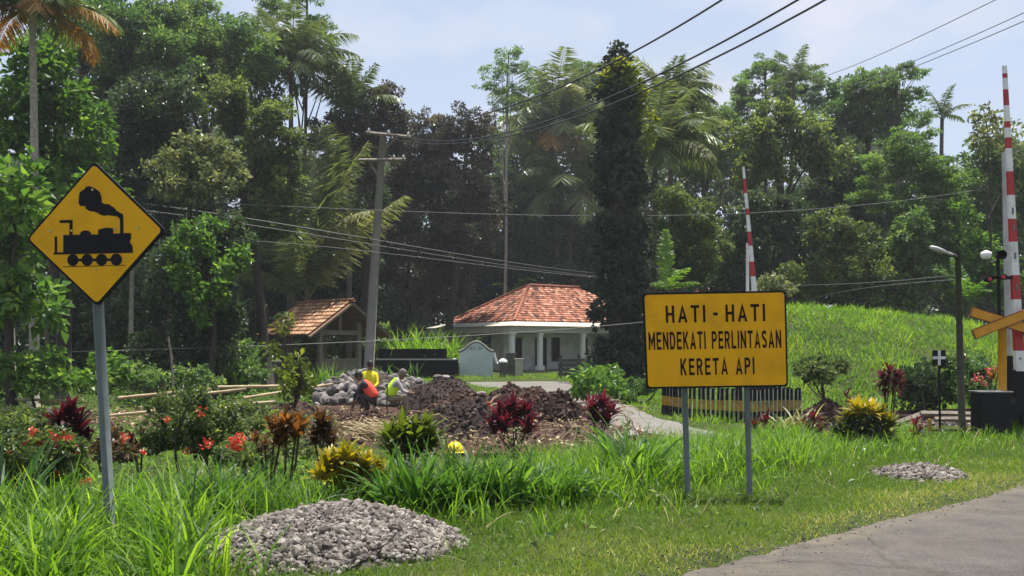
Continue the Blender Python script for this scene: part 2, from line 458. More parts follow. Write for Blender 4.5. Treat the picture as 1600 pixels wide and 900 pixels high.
TILEB = varmat('hut_tile', [(0.0, (0.13, 0.06, 0.03)), (0.4, (0.29, 0.15, 0.08)), (0.75, (0.42, 0.24, 0.135)), (1.0, (0.52, 0.34, 0.21))], 0.85)
GRAVEL = varmat('gravel', [(0.0, (0.06, 0.05, 0.046)), (0.5, (0.17, 0.148, 0.128)), (1.0, (0.37, 0.335, 0.295))], 0.85, nscale=20)
STONE = varmat('fieldstone', [(0.0, (0.045, 0.042, 0.042)), (0.5, (0.125, 0.113, 0.106)), (1.0, (0.31, 0.285, 0.265))], 0.85, nscale=6, bump=0.4)
SOILC = varmat('soil_clod', [(0.0, (0.02, 0.013, 0.011)), (0.5, (0.062, 0.035, 0.026)), (1.0, (0.16, 0.10, 0.07))], 0.95, nscale=6, bump=0.6)
SOILK = varmat('soil_black', [(0.0, (0.022, 0.017, 0.016)), (0.5, (0.052, 0.036, 0.030)), (1.0, (0.12, 0.09, 0.075))], 0.95, nscale=5, bump=0.6)

# ------------------------------------------------------------------ the setting: ground, road, path
def build_ground():
    xs = np.concatenate([[-900, -400, -200, -110, -70], np.linspace(-48, 48, 193), [70, 110, 200, 400, 900]])
    ys = np.concatenate([[-300, -100, -40, -15], np.linspace(-4, 56, 181), [62, 70, 82, 100, 140, 220, 400, 900, 1800]])
    XX, YY = np.meshgrid(xs, ys)
    ZZ = H(XX, YY)
    soil = 1 - sm(0.75, 1.1, np.hypot((XX + 0.25) / 3.95, (YY - 17.6) / 4.3))
    soil = np.maximum(soil, 1 - sm(0.75, 1.1, np.hypot((XX + 3.0) / 3.0, (YY - 22.8) / 3.4)))
    soil = np.maximum(soil, 0.9 * (1 - sm(0.7, 1.1, np.hypot((XX + 8.5) / 6.5, (YY - 20.6) / 2.6))))
    soil = np.maximum(soil, 0.9 * (1 - sm(0.7, 1.1, np.hypot((XX - 8.5) / 3.8, (YY - 16.6) / 1.6))))
    forest = 0 * sm(26, 34, YY) * (1 - sm(2, 5, XX)) * (1 - (1 - sm(0.8, 1.1, np.hypot((XX - 0.0) / 7.0, (YY - 42) / 10))))
    soil = np.maximum(soil, 0.75 * forest)
    mb = MB()
    ny, nx = XX.shape
    i = (np.arange(ny - 1)[:, None] * nx + np.arange(nx - 1)[None]).ravel()
    mb.add(np.stack([XX, YY, ZZ], -1).reshape(-1, 3), np.stack([i, i + 1, i + nx + 1, i + nx], -1), 0, soil.ravel())
    m, t, b = nodes_of('ground')
    g = ramp(t, noise(t, 1.3, 6), [(0.3, (0.022, 0.034, 0.010)), (0.5, (0.045, 0.068, 0.014)), (0.62, (0.065, 0.075, 0.022)), (0.78, (0.10, 0.075, 0.04))])
    s_ = ramp(t, noise(t, 3.0, 8, 0.7), [(0.3, (0.03, 0.018, 0.014)), (0.55, (0.072, 0.04, 0.029)), (0.75, (0.14, 0.088, 0.06))])
    a = t.nodes.new('ShaderNodeMath'); a.operation = 'MULTIPLY_ADD'
    t.links.new(noise(t, 1.1, 6), a.inputs[0]); a.inputs[1].default_value = 0.9; a.inputs[2].default_value = -0.45
    s2 = t.nodes.new('ShaderNodeMath'); s2.operation = 'ADD'
    t.links.new(attr(t), s2.inputs[0]); t.links.new(a.outputs[0], s2.inputs[1])
    fac = ramp(t, s2.outputs[0], [(0.4, (0, 0, 0)), (0.6, (1, 1, 1))])
    mxn = t.nodes.new('ShaderNodeMix'); mxn.data_type = 'RGBA'
    t.links.new(fac, mxn.inputs['Factor']); t.links.new(g, mxn.inputs['A']); t.links.new(s_, mxn.inputs['B'])
    t.links.new(mxn.outputs['Result'], b.inputs['Base Color'])
    b.inputs['Roughness'].default_value = 0.95; b.inputs['Specular IOR Level'].default_value = 0.15
    bp = t.nodes.new('ShaderNodeBump'); bp.inputs['Strength'].default_value = 0.8; bp.inputs['Distance'].default_value = 0.06
    t.links.new(noise(t, 9, 6, 0.7), bp.inputs['Height']); t.links.new(bp.outputs['Normal'], b.inputs['Normal'])
    tag(mb.build('ground', m, smooth=True), kind='structure')

def build_road():
    mb = MB()
    s = np.linspace(-45, 70, 900)
    s = np.linspace(-45, 70, 2600); jag = 0.025 * np.sin(s * 1.1) + 0.012 * np.sin(s * 5.3 + 1) + 0.012 * np.sin(s * 13) + R.normal(0, 0.012, len(s))
    lat = np.array([0, -0.04, -0.3, -2, -4, -6.6])
    V = []
    for k, l in enumerate(lat):
        off = l + (jag if k < 2 else 0)
        p = R0 + s[:, None] * RD + (off * np.ones_like(s))[:, None] * RN
        z = np.full(len(s), 0.012 if k else -0.02)
        V.append(np.concatenate([p, z[:, None]], 1))
    V = np.stack(V, 1); n, w = V.shape[:2]
    i = (np.arange(n - 1)[:, None] * w + np.arange(w - 1)[None]).ravel()
    lv = np.array([1, .95, .45, 0, 0, 0])
    mb.add(V.reshape(-1, 3), np.stack([i, i + w, i + w + 1, i + 1], -1)[:, ::-1], 0, np.tile(lv, n))
    m, t, b = nodes_of('asphalt')
    c1 = ramp(t, noise(t, 0.7, 5), [(0.3, (0.062, 0.057, 0.055)), (0.7, (0.098, 0.092, 0.089))])
    c2 = ramp(t, noise(t, 60, 4, 0.85), [(0.36, (0.45, 0.45, 0.45)), (0.64, (1.4, 1.4, 1.4))])
    mul = t.nodes.new('ShaderNodeMix'); mul.data_type = 'RGBA'; mul.blend_type = 'MULTIPLY'; mul.inputs['Factor'].default_value = 1
    t.links.new(c1, mul.inputs['A']); t.links.new(c2, mul.inputs['B'])
    st = ramp(t, noise(t, 2.2, 8, 0.7), [(0.42, (0.86, 0.85, 0.84)), (0.62, (1.05, 1.05, 1.05))])
    m2 = t.nodes.new('ShaderNodeMix'); m2.data_type = 'RGBA'; m2.blend_type = 'MULTIPLY'; m2.inputs['Factor'].default_value = 1
    t.links.new(mul.outputs['Result'], m2.inputs['A']); t.links.new(st, m2.inputs['B'])
    g = t.nodes.new('ShaderNodeTexCoord'); mpn = t.nodes.new('ShaderNodeMapping')
    mpn.inputs['Rotation'].default_value = (0, 0, -math.atan2(RD[1], RD[0])); mpn.inputs['Scale'].default_value = (.12, 1.5, 1)
    t.links.new(g.outputs['Object'], mpn.inputs['Vector'])
    trk = ramp(t, noise(t, 1.3, 4, .55, mpn.outputs['Vector']), [(.35, (.78, .77, .76)), (.65, (1.16, 1.15, 1.14))])
    m3 = t.nodes.new('ShaderNodeMix'); m3.data_type = 'RGBA'; m3.blend_type = 'MULTIPLY'; m3.inputs['Factor'].default_value = 1
    t.links.new(m2.outputs['Result'], m3.inputs['A']); t.links.new(trk, m3.inputs['B'])
    vor = t.nodes.new('ShaderNodeTexVoronoi'); vor.feature = 'DISTANCE_TO_EDGE'; vor.inputs['Scale'].default_value = .32
    nn = t.nodes.new('ShaderNodeTexNoise'); nn.inputs['Scale'].default_value = 1.6; nn.inputs['Detail'].default_value = 8
    wv = t.nodes.new('ShaderNodeMix'); wv.data_type = 'RGBA'; wv.blend_type = 'LINEAR_LIGHT'; wv.inputs['Factor'].default_value = .5
    t.links.new(g.outputs['Object'], nn.inputs['Vector']); t.links.new(g.outputs['Object'], wv.inputs['A']); t.links.new(nn.outputs['Color'], wv.inputs['B'])
    t.links.new(wv.outputs['Result'], vor.inputs['Vector'])
    crk = ramp(t, vor.outputs['Distance'], [(0.0, (.45, .44, .43)), (0.011, (1, 1, 1))])
    m4 = t.nodes.new('ShaderNodeMix'); m4.data_type = 'RGBA'; m4.blend_type = 'MULTIPLY'; m4.inputs['Factor'].default_value = .8
    t.links.new(m3.outputs['Result'], m4.inputs['A']); t.links.new(crk, m4.inputs['B'])
    ea = t.nodes.new('ShaderNodeMath'); ea.operation = 'MULTIPLY'
    t.links.new(attr(t), ea.inputs[0]); t.links.new(ramp(t, noise(t, 3.5, 7, .7), [(.35, (.1, .1, .1)), (.65, (1, 1, 1))]), ea.inputs[1])
    m5 = t.nodes.new('ShaderNodeMix'); m5.data_type = 'RGBA'
    t.links.new(ea.outputs[0], m5.inputs['Factor']); t.links.new(m4.outputs['Result'], m5.inputs['A']); m5.inputs['B'].default_value = (.15, .125, .09, 1)
    t.links.new(m5.outputs['Result'], b.inputs['Base Color'])
    b.inputs['Roughness'].default_value = 0.85; b.inputs['Specular IOR Level'].default_value = 0.3
    bp = t.nodes.new('ShaderNodeBump'); bp.inputs['Strength'].default_value = 0.25; bp.inputs['Distance'].default_value = 0.01
    t.links.new(noise(t, 120, 3), bp.inputs['Height']); t.links.new(bp.outputs['Normal'], b.inputs['Normal'])
    tag(mb.build('road', m), kind='structure')

PATH = np.array([(0.2, 38.5), (1.0, 35.2), (1.75, 31.5), (2.35, 25.0), (2.6, 19.6), (3.12, 17.4), (3.67, 16.2), (4.15, 15.3)])
PATHW = np.array([4.6, 3.8, 2.3, 1.5, 1.5, 1.7, 1.8, 1.8])

def build_path():
    tt = np.linspace(0, len(PATH) - 1, 160); ii = np.arange(len(PATH))
    c = np.stack([np.interp(tt, ii, PATH[:, 0]), np.interp(tt, ii, PATH[:, 1])], -1)
    for _ in range(12): c[1:-1] = (c[:-2] + c[1:-1] * 2 + c[2:]) / 4
    w = np.interp(tt, ii, PATHW)
    T = np.gradient(c, axis=0); T /= np.linalg.norm(T, axis=1)[:, None]
    N = np.stack([-T[:, 1], T[:, 0]], -1)
    mb = MB(); rows = []
    for k in np.linspace(-0.5, 0.5, 7):
        e = (0.06 * np.sin(tt * 9 + k) + R.normal(0, 0.02, len(tt))) if abs(k) > 0.45 else 0
        p = c + N * (w * k + e)[:, None]
        rows.append(np.concatenate([p, (H(p[:, 0], p[:, 1]) + (0.035 if abs(k) < 0.45 else 0.012))[:, None]], 1))
    V = np.stack(rows, 1); n, q = V.shape[:2]
    i = (np.arange(n - 1)[:, None] * q + np.arange(q - 1)[None]).ravel()
    mb.add(V.reshape(-1, 3), np.stack([i, i + 1, i + q + 1, i + q], -1)[:, ::-1])
    tag(mb.build('path', CONC, smooth=True), kind='structure')

def path_dist(x, y):
    tt = np.linspace(0, len(PATH) - 1, 80); ii = np.arange(len(PATH))
    c = np.stack([np.interp(tt, ii, PATH[:, 0]), np.interp(tt, ii, PATH[:, 1])], -1); w = np.interp(tt, ii, PATHW) / 2
    return (np.hypot(x[:, None] - c[None, :, 0], y[:, None] - c[None, :, 1]) - w[None]).min(1)

build_ground(); build_road(); build_path()

# ------------------------------------------------------------------ vegetation builders
SPEC = {  # material, leaf length, leaf width, coverage, clump radius factor, clump flatness
    'mid': ('mid', 0.24, 0.13, 4.2, 0.26, 0.7), 'dark': ('dark', 0.24, 0.13, 4.2, 0.26, 0.75),
    'olive': ('olive', 0.20, 0.11, 4.2, 0.24, 0.75), 'bright': ('bright', 0.36, 0.22, 3.6, 0.28, 0.8),
    'pale': ('pale', 0.22, 0.12, 3.4, 0.24, 0.8), 'brown': ('brown', 0.22, 0.13, 4.2, 0.25, 0.75),
    'feather': ('feather', 0.20, 0.075, 3.4, 0.34, 0.32), 'sparse': ('pale', 0.34, 0.17, 1.6, 0.3, 0.6),
    'vine': ('vine', 0.22, 0.16, 5.0, 0.22, 0.9), 'far': ('fardark', 0.42, 0.24, 3.5, 0.26, 0.7),
    'lime': ('lime', 0.24, 0.13, 3.4, 0.25, 0.75),
}

def crown_mesh(blobs, L, W, cover, cf, flat, var0=0.0, lsc=1.0, shell=0.45, droop=0.25, mb=None):
    """blobs: (centre, radii). Leaf clumps spread through each blob's volume, denser towards its skin."""
    mb = mb or MB()
    L = L * lsc * .84; W = W * lsc * .84
    for c, r in blobs:
        c = np.asarray(c, float); r = np.asarray(r, float)
        area = math.pi * r[0] * r[2]
        n = int(1.3 * cover * area / (L * W * 0.5))
        rc = cf * min(r[0], max(r[2], r[0] * 0.5))
        nc = max(5, int(1.7 * area / (math.pi * rc * rc * 0.8)))
        dirs = rnd_dirs(nc); dirs[:, 2] += 0.15
        rad = (shell + (1 - shell) * R.random(nc) ** 0.7) * R.uniform(0.7, 1.28, nc)
        cc = c + dirs * rad[:, None] * r * 0.92
        cs = rc * R.uniform(0.6, 1.4, nc)
        cv = R.normal(0, 0.2, nc)
        pick = R.choice(nc, n, p=cs ** 2 / (cs ** 2).sum())
        od = rnd_dirs(n); rr = R.random(n) ** 0.45
        off = od * rr[:, None] * cs[pick][:, None] * np.array((1, 1, flat))
        pos = cc[pick] + off
        out = pos - c; out /= np.linalg.norm(out, axis=1)[:, None] + 1e-6
        d = od + 0.5 * out + R.normal(0, 0.45, (n, 3)); d[:, 2] -= droop
        nr = R.normal(0, 0.75, (n, 3)) + out * 0.35; nr[:, 2] += 0.7
        s = R.uniform(0.65, 1.3, n)
        var = np.clip(0.45 + var0 + cv[pick] + R.normal(0, 0.2, n), 0, 1)
        mb.leaves(pos, d, nr, L * s, W * s, var)
    return mb

def limbs(mb, base, top, r0, r1, blobs, nl=8, bend=0.3, sides=7):
    base = np.asarray(base, float); top = np.asarray(top, float)
    k = 9; t = np.linspace(0, 1, k)
    w = np.stack([np.sin(t * 3 + random.random() * 6) * bend * 0.5, np.sin(t * 2.4 + random.random() * 6) * bend * 0.5, 0 * t], -1) * (t * (1 - t) * 4)[:, None]
    pts = base + (top - base) * t[:, None] + w
    rad = r0 + (r1 - r0) * t; rad[0] *= 1.35
    mb.tube(pts, rad, sides)
    for q in range(nl):
        c, r = blobs[q % len(blobs)]
        tgt = np.asarray(c) + rnd_dirs(1)[0] * np.asarray(r) * R.uniform(0.45, 0.85)
        a = R.uniform(0.5, 0.97); st = base + (top - base) * a
        if tgt[2] < st[2]: tgt[2] = st[2] + abs(tgt[2] - st[2]) * 0.3
        m = (st + tgt) / 2 + np.array((R.normal(0, 0.15), R.normal(0, 0.15), 0.12 * np.linalg.norm(tgt - st)))
        u = np.linspace(0, 1, 6)[:, None]
        cv = st * (1 - u) ** 2 + 2 * m * u * (1 - u) + tgt * u ** 2
        rr = (r1 * 0.9 + (r0 - r1) * (1 - a)) * 0.55
        mb.tube(cv, np.linspace(rr, rr * 0.2, 6), 5)

def tree(name, label, Y, bx, blobs, spec, trunk=0.16, bark=None, cat='tree', group=None, var0=0.0, dep=0.85, lsc=1.0, nl=8,
         top=None, cover=None, droop=0.25, shell=0.45, bend=0.4, zbase=None):
    """blobs in the photograph's pixels (px, py, rx, ry) at distance Y; each gets a depth of its own"""
    mat, L, W, cov, cf, flat = SPEC[spec]
    bl = []
    for q, b in enumerate(blobs):
        dy = (b[4] if len(b) > 4 else R.uniform(-0.6, 0.6))
        y = Y + dy
        bl.append((P(b[0], b[1], y), np.array((M(b[2], y), M(b[2], y) * dep, M(b[3], y)))))
    x = X(bx, Y); z = hz(x, Y) if zbase is None else zbase
    root = thing(name, label, cat, (x, Y, z), group)
    big = max(bl, key=lambda q: q[0][2])
    tp = big[0] + np.array((0, 0, big[1][2] * 0.35)) if top is None else P(top[0], top[1], Y)
    mb = MB(); limbs(mb, (x, Y, z - 0.15), tp, trunk, trunk * 0.35, bl, nl, bend)
    mb.build('trunk', bark or BARKD, root, smooth=True)
    crown_mesh(bl, L, W, cover or cov, cf, flat, var0, lsc, shell, droop).build('crown', LM[mat], root)
    return root

def frond(mb, base, az, lean, bend, L, ll, var=0.5, n=34, droop=0.5, rr=0.03, lw=0.07):
    t = np.linspace(0, 1, 14)
    th = lean + bend * t ** 1.3
    st = L / 13
    hx = np.concatenate([[0], np.cumsum(np.sin((th[1:] + th[:-1]) / 2) * st)]); zz = np.concatenate([[0], np.cumsum(np.cos((th[1:] + th[:-1]) / 2) * st)])
    ca, sa = math.cos(az), math.sin(az)
    C = np.asarray(base) + np.stack([hx * ca, hx * sa, zz], -1)
    mb.tube(C, np.linspace(rr, rr * 0.2, 14), 4, var=min(1, var + 0.25))
    u = np.linspace(0.14, 0.99, n)
    pc = np.stack([np.interp(u, t, C[:, k]) for k in range(3)], -1)
    ta = np.stack([np.interp(u, t, np.gradient(C[:, k])) for k in range(3)], -1); ta /= np.linalg.norm(ta, axis=1)[:, None]
    side = np.array((-sa, ca, 0.0))
    upv = np.cross(ta, side); upv *= np.sign(upv[:, 2:3] + 1e-6)
    ln = ll * np.sin(math.pi * (0.12 + 0.80 * u)) ** 0.8
    for sg in (-1, 1):
        d = side * sg * 0.85 + ta * 0.55 + R.normal(0, 0.10, (n, 3)); d[:, 2] -= droop * R.uniform(0.6, 1.3, n)
        d /= np.linalg.norm(d, axis=1)[:, None]
        nr = upv + R.normal(0, 0.25, (n, 3))
        mb.leaves(pc, d, nr, ln * R.uniform(0.85, 1.1, n), lw, np.clip(var + R.normal(0, 0.12, n), 0, 1), fold=0.1, wide=0.3)

def palm(label, Y, base_px, crown_px, Lpx, nf=18, spread=(0.25, 2.2), mat='palm', trunk=0.14, dead=0, lean_bias=None, var=0.5, name='coconut_palm', ll=0.26, group=None, visible_trunk=True):
    x = X(base_px, Y); z = hz(x, Y)
    root = thing(name, label, 'palm tree', (x, Y, z), group)
    c = P(crown_px[0], crown_px[1], Y)
    t = np.linspace(0, 1, 14)[:, None]
    b = np.array((x, Y, z - 0.1))
    mid = (b + c) / 2 + np.array(((b[0] - c[0]) * 0.35, 0.2, 0))
    pts = b * (1 - t) ** 2 + 2 * mid * t * (1 - t) + c * t ** 2
    rad = np.linspace(trunk * 1.25, trunk * 0.75, 14); rad[0] *= 1.4
    MB().tube(pts, rad, 9).build('trunk', BARKP if visible_trunk else BARK, root, smooth=True)
    L = M(Lpx, Y)
    for k in range(nf):
        f = (k + 0.5) / nf
        le = spread[0] + (spread[1] - spread[0]) * f ** 1.1
        az = k * 2.39996 + R.normal(0, 0.2)
        mb = MB()
        isd = k >= nf - dead
        frond(mb, c + R.normal(0, 0.05, 3), az, le * 0.62, 0.55 + 0.75 * min(1, le) + R.normal(0, 0.12), L * R.uniform(0.85, 1.15), L * ll * 1.3,
              np.clip(var + R.normal(0, 0.15), 0.1, 0.95), droop=0.35 + 0.3 * f, rr=0.012 * L, lw=max(0.05, 0.026 * L), n=44)
        mb.build('dead_frond' if isd else 'frond', LM['deadpalm'] if isd else LM[mat], root)
    return root

# ------------------------------------------------------------------ forest
def far_woods():
    mb = MB()
    tops = [(-140, 0), (0, 0), (100, 0), (200, 20), (300, 50), (390, 90), (450, 150), (520, 190), (600, 215), (640, 215), (700, 200), (760, 215), (800, 200), (860, 165), (920, 150), (1000, 165), (1080, 165), (1150, 160),
            (1220, 150), (1300, 150), (1400, 150), (1470, 190), (1540, 215), (1620, 210), (1720, 210)]
    xs = [t[0] for t in tops]
    bl = []
    for k in range(330):
        px = R.uniform(-140, 1720); tp = np.interp(px, xs, [t[1] for t in tops])
        Y = R.uniform(66, 84)
        r = M(R.uniform(36, 62), Y)
        py = tp + 50 + (R.random() ** 0.9) * (500 - tp)
        bl.append((P(px, min(py, 540), Y), np.array((r, r * 0.8, r * 0.8))))
    crown_mesh(bl, 0.5, 0.27, 2.2, 0.26, 0.7, var0=.08, mb=mb)
    tag(mb.build('distant_woods', LM['fardark']), kind='stuff', label='far green woodland behind the nearer trees and palms', cat='woods')
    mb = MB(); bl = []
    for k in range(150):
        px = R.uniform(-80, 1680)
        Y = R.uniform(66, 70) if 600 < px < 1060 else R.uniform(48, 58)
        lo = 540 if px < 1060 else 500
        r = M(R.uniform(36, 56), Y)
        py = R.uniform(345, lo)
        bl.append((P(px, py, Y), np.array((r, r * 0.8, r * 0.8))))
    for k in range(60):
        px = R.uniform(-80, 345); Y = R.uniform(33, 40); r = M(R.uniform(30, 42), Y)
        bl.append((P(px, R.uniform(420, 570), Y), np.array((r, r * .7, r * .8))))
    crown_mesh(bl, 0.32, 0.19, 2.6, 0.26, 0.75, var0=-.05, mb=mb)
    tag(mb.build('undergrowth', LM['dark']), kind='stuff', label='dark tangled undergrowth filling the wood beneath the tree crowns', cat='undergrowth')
far_woods()

# left side
palm('tall coconut palm at the left edge with hanging orange dead fronds', 24, 52, (50, 12), 125, nf=26, dead=5, trunk=0.11, spread=(0.3, 2.5))
tree('broadleaf_tree', 'big leaved tree behind the left coconut palm trunk, lit leaves in tiers', 27, 95, [(105, 215, 75, 55), (70, 150, 65, 45), (60, 95, 60, 40), (130, 330, 60, 60), (110, 270, 70, 40), (20, 190, 50, 60)], 'bright', 0.16, var0=-0.1, lsc=0.85)
tree('broadleaf_tree', 'lush bright green large leaved tree left of the locomotive sign', 21, 20, [(18, 290, 45, 45), (25, 380, 50, 50), (55, 480, 55, 45), (0, 440, 50, 60), (40, 340, 40, 40)], 'bright', 0.13, lsc=0.95)
tree('shade_tree', 'tall mid green tree crown reaching the top left of the picture', 40, 190, [(165, 60, 95, 70), (240, 100, 80, 70), (120, 20, 90, 50), (200, 150, 80, 60), (250, 20, 40, 30)], 'mid', 0.3, var0=-0.02)
tree('shade_tree', 'grey green fine leaved tree below the feathery tree top, left of palms', 43, 340, [(330, 85, 85, 65), (395, 100, 60, 50), (310, 40, 60, 40), (380, 150, 70, 50), (275, 60, 40, 40)], 'mid', 0.3, var0=0.05, lsc=0.9)
tree('shade_tree', 'very dark shaded tree directly above the locomotive sign', 34, 240, [(215, 200, 75, 70), (260, 170, 60, 60), (230, 270, 70, 60), (190, 330, 60, 60), (280, 330, 60, 70)], 'dark', 0.25, var0=-0.06)  # dark leaf colour stands in for the shadowed interior here
tree('shade_tree', 'olive small leaved tree left of the young coconut palm', 35, 420, [(385, 190, 55, 50), (430, 215, 40, 55), (395, 260, 60, 50), (440, 300, 35, 60), (420, 350, 45, 40), (350, 160, 45, 35)], 'olive', 0.22)
tree('flowering_tree', 'tree with pale grey green leaves right above the locomotive sign', 29, 310, [(285, 255, 42, 26), (330, 232, 34, 20), (342, 285, 40, 24), (262, 292, 34, 22), (300, 222, 26, 14), (305, 302, 34, 18), (362, 258, 22, 18), (245, 265, 20, 14)], 'pale', 0.14, shell=.25)
tree('creeper_tree', 'creeper draped tree with bright leaf patches beside the locomotive sign', 26, 318, [(300, 362, 26, 16), (330, 352, 22, 12), (372, 405, 20, 24), (350, 425, 18, 22), (318, 392, 24, 18), (290, 430, 22, 40), (338, 458, 20, 26), (312, 480, 24, 30), (275, 395, 14, 20)], 'bright', 0.10, lsc=0.62, var0=0.0, shell=.2)
tree('creeper_tree', 'dark creeper covered trunk between the locomotive sign and the tiled hut', 27, 335, [(330, 440, 50, 60), (300, 500, 45, 50), (350, 380, 45, 40), (270, 420, 40, 60)], 'dark', 0.14)
tree('shade_tree', 'dark tree over the hut roof, behind the young coconut palm', 50, 470, [(400, 420, 60, 55), (460, 440, 60, 60), (520, 420, 55, 70), (560, 340, 50, 70), (470, 360, 50, 60)], 'dark', 0.2, var0=-0.1)
tree('albizia_tree', 'tall feathery crowned tree rising above the palms at upper left', 48, 455, [(440, 12, 45, 16), (500, 38, 34, 14), (455, 58, 38, 14), (500, 70, 40, 15), (420, 25, 32, 12), (515, 88, 20, 14), (480, -8, 40, 16), (470, 95, 30, 12)], 'feather', 0.16, bark=BARK, cover=2.6, nl=14)
palm('coconut palm with drooping pale fronds beneath the tall feathery tree', 45, 452, (455, 105), 108, nf=26, spread=(0.2, 2.5), visible_trunk=False)
palm('palm with upright fan of fronds against the sky, left of brown trees', 47, 545, (545, 178), 100, nf=14, spread=(0.0, 1.3), ll=.2, var=0.35, visible_trunk=False)

# young coconut palm by the hut, fronds placed one by one
def young_palm():
    Y = 41.6
    x = X(470, Y)
    root = thing('coconut_palm', 'young coconut palm with huge upright fronds behind the tiled hut', 'palm tree', (x, Y, hz(x, Y)))
    c = P(480, 470, Y)
    MB().tube([(x, Y, hz(x, Y) - 0.1), tuple((np.array((x, Y, hz(x, Y))) + c) / 2), tuple(c)], [0.2, 0.17, 0.14], 9).build('trunk', BARKD, root, smooth=True)
    #       azimuth (0 = right), lean, bend, length px, leaflet, droop, var
    for a, le, be, Lp, l, dr, v in [(1.2, 0.02, 0.25, 285, 0.20, 0.3, 0.5), (0.1, 0.12, 0.55, 270, 0.17, 0.45, 0.55), (0.5, 0.05, 0.35, 270, 0.2, 0.4, 0.4), (-0.2, 0.55, 0.55, 230, 0.15, 0.6, 0.75),
                                 (-0.5, 0.10, 1.5, 200, 0.2, 0.5, 0.85), (3.0, 0.15, 0.5, 240, 0.2, 0.4, 0.45), (2.7, 0.3, 0.9, 190, 0.2, 0.5, 0.5), (-1.6, 0.3, 1.0, 150, 0.2, 0.5, 0.4),
                                 (3.3, 0.8, 0.9, 140, 0.2, 0.6, 0.6)]:
        mb = MB(); frond(mb, c, a, le, be, M(Lp, Y), M(Lp, Y) * l * 1.4, min(1, v + .2), n=90, droop=dr, rr=0.06, lw=0.10)
        mb.build('frond', LM['palm'], root)
young_palm()

# brown leaved trees behind pole and house
tree('mahogany_tree', 'dark brown leaved tree crown just left of the utility pole top', 48, 560, [(555, 200, 50, 40), (595, 160, 36, 26), (600, 215, 50, 45), (560, 265, 55, 50), (620, 185, 25, 22), (520, 225, 40, 40)], 'brown', 0.25, shell=0.4)
tree('mahogany_tree', 'broad dark brown leaved tree right of the utility pole', 54, 690, [(690, 215, 55, 38), (735, 200, 40, 25), (650, 260, 55, 55), (720, 280, 60, 60), (670, 340, 65, 60), (740, 360, 45, 60), (620, 320, 45, 60)], 'brown', 0.28, shell=0.4)
tree('mahogany_tree', 'lower brown leaved tree over the black wall and the hut', 56, 640, [(640, 410, 65, 50), (720, 420, 50, 50), (580, 420, 50, 60), (680, 460, 50, 35)], 'brown', 0.2, var0=0.0)
tree('albizia_tree', 'slender feathery tree with layered crown alone against the sky', 62, 783, [(795, 84, 30, 9), (765, 116, 30, 10), (812, 108, 26, 9), (778, 138, 34, 10), (815, 140, 26, 10), (795, 165, 36, 12), (790, 100, 18, 7)], 'feather', 0.13, bark=BARKP, cover=2.0, nl=14, lsc=1.1, var0=0.1)
tree('shade_tree', 'hazy green tree under the slender layered tree', 73, 790, [(790, 215, 45, 30), (830, 240, 40, 40), (770, 265, 40, 40), (800, 320, 50, 60)], 'feather', 0.2, lsc=1.2, cover=3.6)
palm('coconut palm left of the creeper column with its bare trunk behind the house roof', 67, 872, (868, 198), 112, nf=30, spread=(0.05, 2.7), var=0.55, trunk=0.17, ll=.3, dead=2)
palm('second coconut palm with pale bent fronds left of the creeper column', 66, 890, (892, 300), 112, nf=24, spread=(0.3, 2.6), var=0.75, ll=.3, visible_trunk=False)
tree('albizia_tree', 'feathery tree top behind the tip of the creeper column', 73, 915, [(905, 110, 30, 14), (940, 130, 36, 22), (890, 150, 36, 20), (920, 190, 40, 40), (860, 240, 40, 40)], 'feather', 0.2, lsc=1.2)

# creeper covered column
def creeper_column():
    Y = 34.0
    x = X(972, Y); z = hz(x, Y)
    root = thing('creeper_column', 'tall dark tree trunk column wrapped in creepers beside the house', 'tree', (x, Y, z))
    MB().tube([(x, Y, z - 0.2), (x, Y, z + 4), P(968, 122, Y)], [0.45, 0.36, 0.12], 10).build('trunk', BARKD, root, smooth=True)
    prof = [(106, 964, 14), (128, 965, 26), (160, 966, 35), (205, 968, 39), (250, 968, 42), (300, 968, 45), (350, 969, 47), (400, 970, 48), (450, 971, 50), (500, 971, 50), (550, 972, 48), (590, 972, 40)]
    bl = [(P(cx, py, Y), np.array((M(r, Y), M(r, Y), M(34, Y)))) for py, cx, r in prof]
    crown_mesh(bl, 0.26, 0.18, 6.5, 0.26, 0.9, 0.0, 1.0, 0.55, 0.6).build('creeper_leaves', LM['vine'], root)
    core = MB(); core.tube([P(cx, py, Y) for py, cx, r in prof], [M(r * 0.42, Y) for _, _, r in prof], 10)
    core.build('creeper_stems', BARKD, root)
    y2 = Y - 0.55
    bl = [(P(a, b, y2), np.array((M(r, Y), M(r, Y), M(q, Y)))) for a, b, r, q in [(966, 96, 7, 10), (964, 110, 13, 12), (980, 120, 16, 15), (990, 146, 14, 20), (1000, 180, 11, 20), (1014, 220, 8, 16), (948, 126, 10, 12), (1005, 155, 9, 16), (985, 108, 9, 9), (1018, 190, 7, 12), (970, 135, 10, 10)]]
    crown_mesh(bl, 0.30, 0.18, 3.0, 0.4, 0.9, 0.08).build('sunlit_growth', LM['lime'], root)  # lime leaf colour paints the column's sunlit top and right side
creeper_column()

